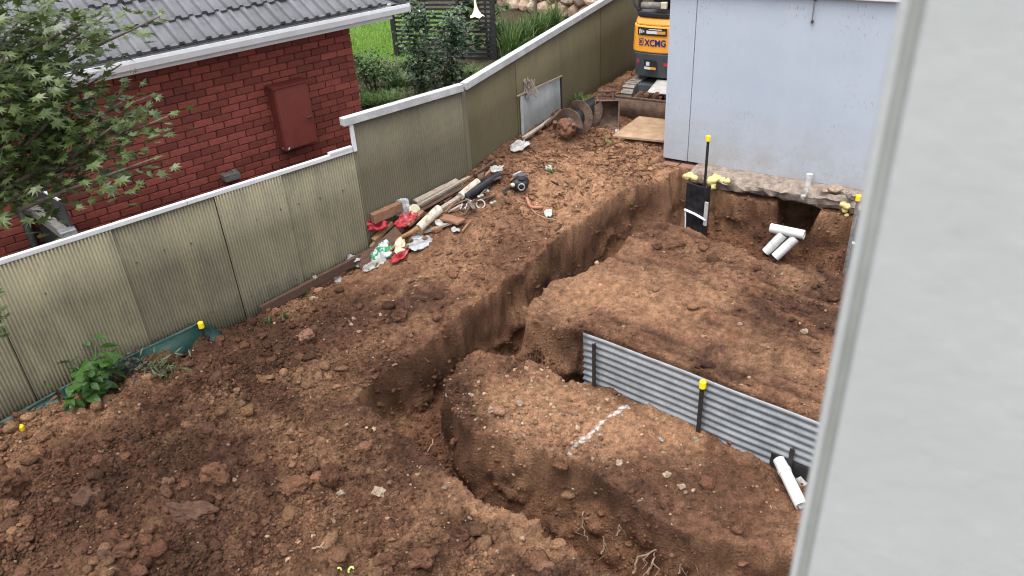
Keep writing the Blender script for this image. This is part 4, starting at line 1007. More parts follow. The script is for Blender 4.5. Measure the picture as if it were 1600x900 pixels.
# shrubs between fence and screen
shrub('camellia_shrub', 'dense glossy dark green shrub in front of the slatted screen', 'shrub', NG(690, 150), (.62, .5, .80), 2600, .085, 'ovate', 'camellia', 31)
shrub('round_shrub', 'bright green shrub beside the end of the brick wall', 'shrub', NG(588, 150), (.45, .4, .40), 1500, .06, 'ovate', 'shrubleaf', 33)
shrub('trumpet_shrub', 'tall sparse shrub with a hanging trumpet flower over the screen', 'shrub', NG(755, 100)+np.array([.1, .5, 0]), (.45, .45, 1.2), 420, .16, 'ovate', 'shrubleaf', 35)
fp = PD(742, 2, 14.2); fl_ = thing('trumpet_flower', 'pale cream trumpet flower hanging above the fence', 'flower', fp)
v = []; f = []; prf = [(.008, .10), (.018, .0), (.03, -.10), (.05, -.17), (.09, -.235), (.125, -.25)]; n = 10
for k, (r, z) in enumerate(prf):
    for i in range(n):
        a = 2*math.pi*i/n; rr_ = r*(1+(.18 if k == 5 and i % 2 == 0 else 0)); v.append((rr_*math.cos(a)-.12*z*.6, rr_*math.sin(a), z-(.03 if k == 5 and i % 2 == 0 else 0)))
for k in range(5):
    for i in range(n): f.append((k*n+i, k*n+(i+1) % n, (k+1)*n+(i+1) % n, (k+1)*n+i))
MB().add(v, f).build('petals', 'trumpet', fl_, smooth=True); MB().tube([(-.005, 0, .09), (.0, 0, .16), (.05, .05, .30)], .010, 6).build('stalk', 'shrubleaf', fl_)
tuft('sedge_clump', 'arching grey green grass clump behind the fence by the shrub', 'plant', NG(628, 140), 420, .38, .42, 'grassleaf', 41, w=.010)
tuft('sedge_clump', 'dry straw coloured grass clump left of the glossy shrub', 'plant', NG(655, 135), 300, .32, .40, 'dryleaf', 42, w=.010)
for k, (u, v, lb, n_, h_, mt_) in enumerate(((575, 165, 'low grassy clump tucked against the brick wall end', 260, .30, 'grassleaf'), (605, 118, 'pale variegated grass clump near the lawn edge', 320, .34, 'dryleaf'), (640, 108, 'green grass clump at the foot of the screen', 300, .30, 'grassleaf'),
        (610, 165, 'leafy green clump close behind the fence cap', 260, .34, 'grassleaf'), (648, 160, 'brownish dry clump close behind the fence cap', 240, .28, 'dryleaf'), (585, 105, 'grass tuft between lawn and bright shrub', 240, .26, 'lawnblade'), (735, 125, 'dark grassy clump right of the glossy shrub', 240, .32, 'grassleaf'))):
    tuft('sedge_clump', lb, 'plant', NG(u, v), n_, h_, .42, mt_, 140+k, w=.012)
for k, (u, v, lb) in enumerate(((800, 78, 'tall strappy green clump right of the screen post'), (815, 62, 'upright strappy clump nearer the stone wall'), (840, 48, 'strappy clump between the two thin stems'), (786, 60, 'strappy clump against the screen end'), (865, 38, 'small strappy clump at the far end behind the fence'))):
    tuft('strappy_clump', lb, 'plant', NG(u, v+14), 170, .75, .40, 'grassleaf', 60+k, w=.022)
for k, (u, v, lb) in enumerate(((836, 45, 'thin bare leaning sapling stem before the stone wall'), (868, 30, 'dark thin sapling stem right of the other one'))):
    c = NG(u, v); o = thing('sapling', lb, 'tree', c); e = np.array([.15-.05*k, .1, 1.6])
    MB().tube(spline([(0, 0, -.1), (.04, 0, .6), e*.7, e], 5), [.04-.0016*j for j in range(16)], 7).build('trunk', 'bark', o, smooth=True)
    leaves(MB(), [np.array([.05, 0, 1.2])+np.random.default_rng(k+j).normal(0, 1, 3)*[.3, .3, .35] for j in range(60)], .16, 'lance', .6, .2, .5, 70+k).build('crown', 'grassleaf', o)
# dry stone wall at the back
wa, wb = NG(775, 12), NG(1010, 52); wd = wb-wa; wd[2] = 0; wl = np.linalg.norm(wd); wd /= wl
sw = thing('stone_wall', 'rough orange and grey stone wall at the top edge behind the fence', 'wall', wa, math.atan2(wd[1], wd[0]))
MB().box((wl/2, .32, .5), (wl, .3, 1.4)).build('core', 'mortar', sw)
MT['wallstone'] = mat('wall_stone', (.26, .15, .09), .9, (.50, .40, .31), 2.5, 8, .7, 20, rand=.30, bdist=.03)
xx = 0; rs = random.Random(4)
for row in range(4):
    xx = -.1*row
    while xx < wl:
        w_ = rs.uniform(.28, .55); MB().lump((xx+w_/2, .14, .15+row*.31), (w_*.55, .18, .19), rs.randrange(999), 1, .16).build('stone', 'wallstone', sw); xx += w_

# ------------------------------------------------------------------ mini excavator beyond the corner
EZ = .80; eb = P(958, 178, EZ)
ex = thing('mini_excavator', 'orange and grey mini excavator parked behind the corner of the blue building', 'excavator', (eb[0], eb[1], EZ), R_(-HB))
# local: x across (blade left end at 0), y away from the camera, z up
EW = .98; XC = EW/2
bl = []; 
for k in range(9):
    t = k/8; bl.append((-.03-.07*math.sin(t*math.pi*.9)*1.0+.05*t, .30*t))
bm2 = MB(); poly = [(0, y, z) for y, z in bl]+[(0, y+.025, z) for y, z in reversed(bl)]
bd = bm2.prism(poly, (EW, 0, 0)).build('blade', 'rust', ex); MB().box((EW/2, .0, .302), (EW, .045, .02)).build('blade_edge', 'rust', bd)
for sx in (.28, .70): MB().beam((sx, .02, .16), (sx, .62, .24), .07, .09).build('blade_arm', 'rust', ex)
def track(x0):
    o = MB(); n = 34; L_, r = 1.05, .19; per = 2*L_+2*math.pi*r; yc = .45; ring = []
    for k in range(n*2):
        d = per*k/(n*2)
        if d < L_: y, z, a = yc+d, 2*r, 0
        elif d < L_+math.pi*r: t = (d-L_)/r; y, z, a = yc+L_+r*math.sin(t), r+r*math.cos(t), t
        elif d < 2*L_+math.pi*r: y, z, a = yc+L_-(d-L_-math.pi*r), 0, math.pi
        else: t = (d-2*L_-math.pi*r)/r; y, z, a = yc-r*math.sin(t), r-r*math.cos(t), math.pi+t
        ring.append((y, z))
        if k % 2 == 0: o.box((x0, y, z), (.20, .050, .045), Matrix.Rotation(-a, 3, 'X'))
    o.prism([(x0-.09, y, z) for y, z in ring], (.18, 0, 0))
    return o.build('track', 'trackgrey', ex)
for x0 in (.12, .86):
    t_ = track(x0); MB().box((x0, .98, .19), (.12, 1.05, .16)).build('track_frame', 'machinegrey', t_)
MB().box((XC, .95, .26), (.56, .90, .22)).build('chassis', 'machinegrey', ex)
pl_ = MB().box((XC+.20, .40, .40), (.36, .46, .012), Matrix.Rotation(.18, 3, 'X')).build('step_plate', 'plate', ex)
for k in range(14): MB().lump((random.uniform(.1, .9), random.uniform(.08, .30), random.uniform(.27, .33)), random.uniform(.03, .07), 300+k, 1, .35).build('mud_lump', 'clod', ex)
YR = .55
def rear(x): x = x-XC; return YR+.42*x*x+6.0*max(0, abs(x)-.36)**2*1.6
def body(z0, z1, inset0, inset1, name, mt, y1=1.75, bev=.02):
    xs_ = np.linspace(.01, EW-.01, 22); b = MB(); vv = []
    for z, ins in ((z0, inset0), (z1, inset1)):
        ring = [(XC+(x-XC)*(1-ins*1.2), rear(x)+ins*.9, z) for x in xs_]+[(EW-.01-ins, y1, z), (.01+ins, y1, z)]; vv += ring
    n = len(xs_)+2
    return b.add(vv, [tuple(range(n-1, -1, -1)), tuple(range(n, 2*n))]+[(i, (i+1) % n, n+(i+1) % n, n+i) for i in range(n)]).build(name, mt, ex, bevel=bev)
cw = body(.48, .88, .05, .0, 'counterweight', 'machinegrey')
hd = body(.885, 1.30, -.004, .02, 'engine_cover', 'orange')
hd2 = body(1.302, 1.42, .03, .09, 'engine_cover_top', 'orange', bev=.03)
MB().prism([(.80, rear(.80)-.012, .89), (.97, rear(.97)+.02, .96), (.97, rear(.97)+.02, 1.36), (.80, rear(.80)-.012, 1.36)], (0, .03, 0)).build('side_panel', 'orange', ex)
MB().box((XC+.32, YR+.06, 1.13), (.008, .03, .46)).build('panel_gap', 'black', ex)
body(1.42, 1.50, .06, .06, 'deck', 'black')
def decal(x0, x1, z0, z1, mt, par, off=.004, th=.003, nseg=6):
    b = MB(); Gd = np.empty((2, nseg+1, 3))
    for j in range(nseg+1):
        x = x0+(x1-x0)*j/nseg
        for i, z in enumerate((z0, z1)): Gd[i, j] = (x, rear(x)-off, z)
    o = b.grid(Gd).build('decal', mt, par, solid=th); return o
MT['decalwhite'] = mat('decal_white', (.55, .55, .52), .6); MT['decalorange'] = mat('decal_orange', (.55, .25, .04), .6)
w1 = decal(.16, .66, 1.16, 1.28, 'black', hd, .006); decal(.32, .60, 1.19, 1.235, 'decalwhite', hd, .010); decal(.50, .64, 1.19, 1.235, 'decalorange', hd, .012); decal(.36, .58, 1.25, 1.262, 'decalwhite', hd, .010)
for k in range(3): decal(.19+k*.035, .21+k*.035, 1.18+.012*k, 1.25-.010*k, 'decalwhite', hd, .010)
decal(.30, .52, .62, .78, 'black', cw, .03); decal(.31, .50, .63, .67, 'decalwhite', cw, .034); decal(.42, .515, .63, .67, 'decalorange', cw, .036); decal(.34, .40, .69, .75, 'decalwhite', cw, .034)
for k in range(2): decal(.17+.03*k, .185+.03*k, .72, .78, 'red', cw, .030)
decal(.64, .78, .70, .745, 'red', cw, .03)
# lettering bent round the cover
tc_ = bpy.data.curves.new('logo', 'FONT'); tc_.body = 'XCMG'; tc_.size = .155; tc_.extrude = .002; tc_.offset = .0035; tc_.space_character = 1.0
to = bpy.data.objects.new('logo_tmp', tc_); COL.objects.link(to); bpy.context.view_layer.update()
tm = bpy.data.meshes.new_from_object(to.evaluated_get(bpy.context.evaluated_depsgraph_get())); bpy.data.objects.remove(to)
wid = max(q.co.x for q in tm.vertices); k = .36/wid
for q in tm.vertices:
    x, y, z = q.co; X2 = .29+x*k; q.co = (X2, rear(X2)-.006-z, 1.0+y*k*1.15)
tm.materials.clear(); tm.materials.append(MT['logoblue']); lo = bpy.data.objects.new('lettering', tm); COL.objects.link(lo); lo.parent = hd
em = decal(.185, .265, 1.0, 1.11, 'logoblue', hd, .006); decal(.195, .255, 1.012, 1.098, 'decalorange', hd, .009)
for dx in (-1, 1): MB().beam((.225-dx*.022, rear(.225)-.012, 1.03), (.225+dx*.022, rear(.225)-.012, 1.085), .004, .016, (1, 0, 0)).build('emblem', 'logoblue', hd)
# seat, rail, canopy posts
MB().lump((XC-.05, 1.05, 1.78), (.24, .20, .30), 5, 2, .08).build('seat', 'black', ex, smooth=True)
rl = MB().tube(spline([(.12, .72, 1.50), (.06, .66, 1.62), (.04, .64, 1.78), (.12, .62, 1.84), (.5, .60, 1.86), (.9, .62, 1.90), (1.0, .68, 1.98)], 5), .022, 8).build('guard_rail', 'machinegrey', ex, smooth=True)
MB().tube([(.20, .64, 1.60), (.52, .62, 1.61)], .055, 10).build('rolled_cover', 'trackgrey', ex, smooth=True)
MB().box((.58, .60, 1.62), (.10, .06, .10)).build('work_lamp', 'cream', ex, bevel=.01)
for sx in (.10, .90): MB().beam((sx, .80, 1.46), (sx, .92, 2.55), .05, .06, (0, 1, 0)).build('canopy_post', 'black', ex)
MB().box((XC, 1.25, 2.57), (.95, 1.1, .06)).build('canopy', 'machinegrey', ex, bevel=.02)
MB().tube([(.70, .66, 1.50), (.86, .64, 1.80)], .02, 8).build('brace', 'black', ex)
bm3 = MB(); bm3.tube(spline([(XC, 1.85, .9), (XC, 2.35, 1.6), (XC, 2.9, 1.9), (XC, 3.4, 1.7)], 5), .09, 8); bm3.build('boom', 'orange', ex)

# ------------------------------------------------------------------ attachments on the ground by the fence
a0, a1 = P(884, 200, 1.08), P(926, 166, 1.12); ax = (a1-a0); al = np.linalg.norm(ax); ax /= al
ag = thing('auger', 'muddy black earth auger with two spiral flights lying by the fence', 'auger', a0)
u1 = np.cross(ax, [0, 0, 1.]); u1 /= np.linalg.norm(u1); u2 = np.cross(u1, ax)
MB().tube([ax*-.02, ax*al*1.05], .12, 14).build('shaft', 'blackdirty', ag, smooth=True)
fl2 = MB(); n = 60; vv = []
for k in range(n+1):
    t = k/n; a = t*2*math.pi*2.1; p = ax*(al*(.05+.80*t)); dv = u1*math.cos(a)+u2*math.sin(a)
    vv += [p+dv*.10, p+dv*.25]
fl2.add(vv, [(2*k, 2*k+1, 2*k+3, 2*k+2) for k in range(n)]); fo = fl2.build('flight', 'rust', ag, solid=.016)
for k in range(4): MB().box(ax*(-.05)+u1*(-.15+.10*k)+u2*.05, (.05, .05, .14), Matrix.Rotation(.6, 3, 'X')).build('tooth', 'rust', ag)
MB().lump(ax*.0, (.15, .14, .13), 77, 2, .3).build('mud', 'clod', ag)
MB().tube([ax*al*1.05, ax*(al*1.25)], .045, 8).build('hub', 'bracket', ag)
bk = P(948, 203, .82)
bu = thing('digger_bucket', 'rusty brown digger bucket with pale teeth beside the auger', 'bucket', bk, R_(-10))
MB().prism([(-.19, -.05, .02), (-.19, .10, .0), (-.19, .34, .10), (-.19, .38, .34), (-.19, .16, .42)], (.02, 0, 0)).build('side_plate', 'rust', bu)
MB().prism([(.17, -.05, .02), (.17, .10, .0), (.17, .34, .10), (.17, .38, .34), (.17, .16, .42)], (.02, 0, 0)).build('side_plate', 'rust', bu)
sh_ = [(-.05, .02), (.10, .0), (.25, .04), (.34, .12), (.38, .24), (.37, .35), (.28, .41), (.16, .42)]
MB().prism([(-.17, y, z) for y, z in sh_]+[(-.17, y*.93, z*.93+.018) for y, z in reversed(sh_)], (.34, 0, 0)).build('shell', 'rust', bu)
for x in (-.16, 0, .16): MB().beam((x, -.04, .015), (x, -.13, .005), .05, .03).build('tooth', 'whitescrap', bu)
for x in (-.09, .09): MB().prism([(x-.015, .18, .41), (x-.015, .32, .40), (x-.015, .30, .56), (x-.015, .20, .56)], (.03, 0, 0)).build('ear', 'rust', bu)
for z in (.46, .53): MB().tube([(-.14, .25, z), (.14, .25, z)], .018, 8).build('pin', 'rust', bu)
bz = .80
bo = [P(957, 215, bz), P(1003, 181, bz), P(1050, 186, bz), P(1037, 223, bz)]
bdo = MB().prism([tuple(q-bo[0]) for q in bo], (0, 0, .035)); bdo.v = [tuple(Vector(q)+Vector((bo[0][0], bo[0][1], bo[0][2]-.0))) for q in bdo.v]
zb = max(gz(q[0], q[1]) for q in bo)
bdo.v = [(q[0], q[1], q[2]) for q in bdo.v]
b_ = bdo.build('plywood_board', 'ply', None, loc=bo[0], bevel=.004); tag(b_, 'muddy plywood board lying flat by the corner of the blue building', 'board')

# ------------------------------------------------------------------ rubbish heap along the fence
def plank(label, a, b, w, t, mt, za=.05, zb=.05, seed=0, name='plank', cat='plank', roll=0., wob=.10):
    A, B = G(*a, za), G(*b, zb); up = Vector((math.sin(roll)*.6, -math.sin(roll)*.8, math.cos(roll)))
    o = MB().beam(A, B, w, t, up, 5, wob, seed).build(name, mt, None, loc=A, bevel=.003); return tag(o, label, cat)
plank('wide dark brown plank sloping at the front of the rubbish heap', (560, 414), (624, 362), .17, .035, 'wood1', .06, .16, 1, roll=.5)
plank('short orange tan plank at the left of the heap', (584, 376), (612, 347), .085, .05, 'wood2', .14, .20, 2)
plank('brown beam lying against the fence at the left of the heap', (582, 342), (626, 322), .09, .12, 'wood4', .10, .10, 3)
plank('tiny offcut block below the tan plank', (581, 388), (588, 378), .06, .06, 'wood2', .05, .05, 4)
plank('pale topped beam at the back of the heap', (650, 319), (716, 285), .10, .10, 'wood3', .12, .10, 5)
plank('long black stained board beneath the pale beam', (657, 330), (736, 286), .12, .035, 'wood1', .10, .12, 6, roll=-.6)
plank('thin weathered batten on the black stained board', (652, 322), (734, 276), .035, .03, 'wood3', .18, .16, 7)
plank('grey brown board in the middle of the heap', (690, 326), (724, 304), .07, .04, 'wood3', .10, .09, 8)
plank('brown plank right of the white log', (688, 338), (722, 347), .14, .03, 'wood4', .07, .06, 9, roll=.2)
plank('reddish stick under the black pipe', (692, 332), (735, 306), .04, .035, 'wood4', .05, .05, 10)
plank('slim dark batten at the upper right end of the heap', (742, 275), (773, 253), .05, .06, 'wood1', .06, .06, 11)
plank('short brown offcut by the batten end', (757, 277), (770, 265), .05, .05, 'wood4', .06, .06, 12)
plank('broken stick at the lower right of the heap', (722, 362), (736, 344), .025, .02, 'wood4', .03, .05, 13)
plank('short pale stick near the white cup', (757, 314), (773, 303), .03, .025, 'wood2', .02, .04, 14)
plank('dark brown beam under the white log', (628, 352), (668, 336), .08, .06, 'wood1', .08, .08, 15)
plank('brown broken board below the cream scrap', (636, 352), (660, 330), .09, .04, 'wood4', .14, .14, 16)
plank('flat grey brown board at the foot of the heap', (663, 362), (706, 348), .06, .03, 'wood3', .04, .04, 17)
plank('dark stick beside the flat grey board', (660, 350), (676, 342), .05, .05, 'bark', .05, .05, 18)
for k_ in range(26):
    rs2 = random.Random(900+k_); t_ = rs2.random(); cx_, cy_ = 585+175*t_+rs2.uniform(-8, 22), 385-108*t_+rs2.uniform(-8, 26); ln_ = rs2.uniform(12, 34); an_ = rs2.uniform(.3, 1.0)*(1 if rs2.random() < .8 else -1)
    plank('thin broken splinter or lath tangled in the rubbish heap by the fence', (cx_, cy_), (cx_+ln_*math.cos(an_), cy_-ln_*math.sin(an_)), rs2.uniform(.015, .05), rs2.uniform(.012, .03), rs2.choice(['wood1', 'wood3', 'wood4', 'bark', 'wood1', 'wood2']), rs2.uniform(.02, .09), rs2.uniform(.02, .12), 40+k_, name='splinter', cat='splinter', wob=.25)['group'] = 'splinters in the rubbish heap'
def log_(label, a, b, r, mt, za, zb, name='log', cat='log', r1=None, n=14):
    A, B = G(*a, za), G(*b, zb); pts = [Vector(A).lerp(Vector(B), k/6)+Vector((random.uniform(-.004, .004),)*3) for k in range(7)]
    rs_ = [r+(((r1 or r)-r)*k/6) for k in range(7)]
    o = MB().tube(pts, rs_, n).build(name, mt, None, loc=A, smooth=False); return tag(o, label, cat)
log_('pale peeling round log in the middle of the heap', (655, 356), (687, 326), .055, 'palebark', .16, .17, r1=.062)
log_('orange brown broken pole tapering from the pale log', (621, 374), (656, 356), .018, 'wood2', .14, .17, name='pole', cat='pole', r1=.04)
log_('pale round log beside the black pipe', (720, 306), (747, 284), .052, 'palebark', .12, .12)
log_('black corrugated pipe lying along the heap', (726, 309), (780, 273), .058, 'blackdirty', .08, .08, name='pipe', cat='pipe')
log_('dark rusty tube end beside the pale log', (748, 279), (758, 274), .055, 'rust', .08, .08, name='tube', cat='tube')
def scrap(label, c, sx, sy, mt, seed, dz=.10, tilt=.5, name='plastic_scrap', cat='scrap', crump=.35, yaw=0., n=11):
    """crumpled sheet"""
    q = G(*c, dz); u_ = np.linspace(-1, 1, n); Gx, Gy = np.meshgrid(u_, u_); x = Gx.ravel(); y = Gy.ravel()
    rad = 1+.35*fbm2(x*2, y*2, 1.3, 2, seed); hz = crump*(fbm2(x, y, 1.6, 4, seed, .6)+.5*np.abs(fbm2(x, y, 3.1, 2, seed+3)))
    X = x*sx*rad*(.6+.4*np.cos(y*1.1)); Y = y*sy*rad*(.6+.4*np.cos(x*1.1)); Z = hz*max(sx, sy)*1.6
    ca, sa = math.cos(yaw), math.sin(yaw); X, Y = X*ca-Y*sa, X*sa+Y*ca
    ct, st_ = math.cos(tilt), math.sin(tilt); Y, Z = Y*ct-Z*st_, Y*st_+Z*ct
    Gd = np.stack([X+q[0], Y+q[1], Z+q[2]], -1).reshape(n, n, 3)
    o = MB().grid(Gd).build(name, mt, None, loc=q, smooth=True, solid=.004); return tag(o, label, cat)
scrap('crumpled red plastic at the left of the heap', (590, 352), .13, .08, 'redplastic', 1, .18, .7)
scrap('red and white crumpled plastic beside the cream disc', (633, 344), .16, .08, 'redplastic', 2, .18, .6, yaw=.5)
scrap('clear grey plastic sheet standing up at the back of the heap', (630, 326), .10, .13, 'greyplastic', 3, .18, 1.2, crump=.18)
scrap('green and white plastic bag in front of the dark plank', (598, 396), .16, .12, 'gwplastic', 4, .08, .5, yaw=.8)
scrap('cream plastic scrap between green and red bags', (625, 385), .07, .11, 'cream', 5, .12, .6)
scrap('crumpled red plastic at the foot of the heap', (626, 397), .15, .07, 'redplastic', 6, .06, .6, yaw=.7)
scrap('grey clear plastic lying flat at the foot of the heap', (657, 381), .16, .11, 'greyplastic', 7, .03, .2, crump=.10, yaw=.6)
scrap('pale teal plastic scrap near the grey sheet', (653, 370), .07, .05, 'greyplastic', 8, .06, .5)
scrap('white paper scraps under the end of the dark plank', (585, 414), .15, .05, 'whitescrap', 9, .03, .4, yaw=.4)
scrap('green white scrap at the lower left tip of the heap', (566, 414), .10, .04, 'gwplastic', 10, .03, .4)
scrap('pale green crumpled plastic against the fence edging', (553, 404), .09, .05, 'greyplastic', 11, .08, .5)
scrap('torn pale paper lying on the mulch by the grey patch panel', (812, 228), .16, .09, 'whitescrap', 12, .05, .4, crump=.25, yaw=.6)
scrap('small white label lying on the bank', (857, 262), .05, .06, 'whitescrap', 13, .02, .3, crump=.1)
scrap('white torn plastic at the upper end of the black pipe', (776, 264), .09, .06, 'whitescrap', 14, .10, .4)
scrap('little white scrap by the edging board', (528, 437), .05, .04, 'whitescrap', 15, .02, .5)
scrap('white scrap at the right foot of the heap', (712, 359), .06, .035, 'whitescrap', 16, .03, .3)
def disc(label, c, r, mt, dz, tilt, name, cat, th=.015, yaw=.3):
    q = G(*c, dz); d = Vector((math.sin(tilt)*math.cos(yaw), -math.sin(tilt)*math.sin(yaw)-.3, math.cos(tilt))).normalized()
    o = MB().tube([Vector(q)-d*th/2, Vector(q)+d*th/2], r, 16).build(name, mt, None, loc=q, bevel=.004); return tag(o, label, cat)
disc('cream round slab on edge at the back of the heap', (648, 329), .085, 'cream', .17, 1.0, 'slab', 'slab', .04)
disc('white lid on the heap below the pale log', (686, 348), .055, 'whitescrap', .08, .4, 'lid', 'lid')
disc('white cup upside down on the heap', (735, 319), .045, 'whitescrap', .06, .5, 'cup', 'cup', .06)
q = G(751, 319, .04); rg = MB()
rg.tube([(q[0]+.055*math.cos(a), q[1]+.055*math.sin(a)*.6, q[2]+.055*math.sin(a)*.8) for a in np.linspace(0, 6.28, 17)], .010, 6); tag(rg.build('ring', 'plate', None, loc=q), 'grey wire ring lying beside the white cup', 'ring')
for k, (u, v, lb) in enumerate(((745, 297, 'small white clip on the black pipe'), (757, 300, 'bow shaped white clip below the black pipe'), (768, 317, 'white hook on dark soil right of the heap'), (748, 307, 'small white chip below the clips'))):
    q = G(u, v, .06); o = MB().lump(q, (.022, .022, .016), 90+k, 1, .2).lump(q+np.array([.045, .01, .01]), (.022, .022, .016), 95+k, 1, .2).tube([q, q+np.array([.045, .01, .01])], .012, 6).build('clip', 'whitescrap', None, loc=q); tag(o, lb, 'clip')
q = G(722, 327, .04); b = MB()
for k in range(4): b.beam(q+np.array([.03*k-.05, 0, 0]), q+np.array([.03*k-.02, .06*((k % 2)*2-1), .05]), .012, .012)
tag(b.build('bracket', 'plate', None, loc=q), 'bent grey metal bracket by the white cup', 'bracket')
# black round appliance
q = G(813, 286, .12); kt = thing('kettle', 'round black kettle shaped appliance dumped on the soil beyond the heap', 'kettle', q)
MB().lump((0, 0, 0), (.12, .115, .10), 7, 3, .10).build('body', 'blackdirty', kt, smooth=True)
MB().tube([(.01+.042*math.cos(a), -.112, -.01+.045*math.sin(a)) for a in np.linspace(0, 6.28, 15)], .009, 6).build('ring', 'whitescrap', kt)
MB().tube([(.02, -.05, .09), (.02, -.05, .14)], .06, 12).build('lid', 'machinegrey', kt); MB().lump((-.10, -.10, .02), (.03, .03, .03), 8, 1, .2).build('knob', 'cream', kt)
MB().tube(spline([(-.13, 0, -.05), (-.22, -.05, -.08), (-.20, -.12, -.10)], 5), .02, 6).build('hose', 'black', kt)
plank('broken brown board piece left of the black appliance', (800, 292), (810, 280), .07, .03, 'wood4', .04, .05, 31)
plank('pale strip lying above the black appliance', (802, 274), (814, 268), .03, .02, 'whitescrap', .08, .08, 32)
# red-brown pipe and wire on the bank
q = [G(823, 309, .03), G(830, 323, .03), G(848, 324, .03)]
o = MB().tube(spline(q, 5), .022, 8).build('clay_pipe', 'terracotta', None, loc=q[1], smooth=True); tag(o, 'bent reddish pipe piece lying on the bank', 'pipe')
q = [G(829, 324, .02), G(838, 334, .02), G(855, 341, .02), G(868, 343, .02)]
o = MB().tube(spline(q, 5), .007, 6).build('wire', 'root', None, loc=q[0]); tag(o, 'thin curved wire running from the reddish pipe', 'wire')
scrap('grey white cloth scrap by the reddish pipe', (857, 333), .05, .09, 'whitescrap', 33, .03, .2, crump=.2)
plank('broken stick leaning on the patch panel', (852, 196), (878, 172), .05, .04, 'wood1', .12, .30, 34)
plank('pale weathered rail along the patch panel foot', (818, 216), (880, 174), .06, .035, 'wood3', .08, .12, 35)
scrap('brown bark peel caught on the patch panel rail', (0, 0), .01, .01, 'wood3', 36) if False else None
pk = F3(1.62)-N2*.09; o = MB()
for k in range(14): o.beam((pk[0]+random.uniform(-.10, .10), pk[1]+random.uniform(-.04, .0), 1.72+random.uniform(-.05, .05)), (pk[0]+random.uniform(-.14, .14), pk[1]-.05, 1.50+random.uniform(-.06, .04)), .025, .006)
tag(o.build('bark_tuft', 'wood3', None, loc=(pk[0], pk[1], 1.5)), 'tuft of torn bark on the top edge of the grey patch panel', 'bark')
tuft('weed', 'dark weeds growing between the auger and the fence', 'weed', P(905, 166, .9), 60, .25, .25, 'shrubleaf', 81, w=.02)
for k, (u, v, lb) in enumerate(((943, 217, 'pale green fallen leaf in front of the bucket'), (927, 214, 'small yellow green sprout by the auger'))):
    q = G(u, v, .03); leaves(b := MB(), [q], .2, 'lance', .9, .2, .1, 5+k); tag(b.build('fallen_leaf', 'grassleaf', None, loc=q), lb, 'leaf')
tuft('weed', 'small green weed on the bank below the white label', 'weed', G(862, 270), 14, .10, .10, 'shrubleaf', 83, w=.02)

# ------------------------------------------------------------------ roots hanging in the trench
rts = [([(668, 706), (682, 680), (706, 666), (712, 664)], 'long pale root looping over the mound edge'), ([(712, 664), (722, 690), (733, 702)], 'thin root hanging from the mound lip'),
       ([(733, 712), (745, 706), (752, 698)], 'short root tip over the trench'), ([(912, 800), (910, 820), (918, 845)], 'forked root on the trench wall'),
       ([(988, 895), (1000, 870), (1035, 855), (1065, 838)], 'thick pale root at the bottom of the trench wall'), ([(1013, 895), (1018, 880), (1025, 862)], 'thin root beside the thick one'),
       ([(1060, 895), (1068, 875), (1090, 850)], 'branching root near the lower right trench'), ([(1070, 885), (1095, 875), (1110, 862)], 'second root near the lower right trench'),
       ([(940, 865), (944, 850), (943, 838)], 'short upright root stub'), ([(490, 857), (505, 848), (513, 832)], 'thin pale root lying on the spoil'), ([(660, 545), (657, 555), (655, 560)], 'tiny root on the left bank'), ([(965, 835), (970, 815), (975, 800)], 'wispy root on the mound wall')]
for k, (pp_, lb) in enumerate(rts):
    pts = [G(u, v, .035) for u, v in pp_]
    sm = spline(pts, 6); sm = [p+Vector(np.random.default_rng(k*50+i).normal(0, .006, 3)) for i, p in enumerate(sm)]; n = len(sm); r0 = .011 if 'thick' in lb else .0065
    b = MB().tube(sm, [r0*(1-.55*i/n) for i in range(n)], 6)
    for j in (n//3, n//2): b.tube([sm[j], sm[j]+Vector((random.uniform(-.07, .07), -.03, -.05)), sm[j]+Vector((random.uniform(-.10, .10), -.05, -.10))], [r0*.5, r0*.4, r0*.2], 5)
    tag(b.build('root', 'root', None, loc=pts[0]), lb, 'root')

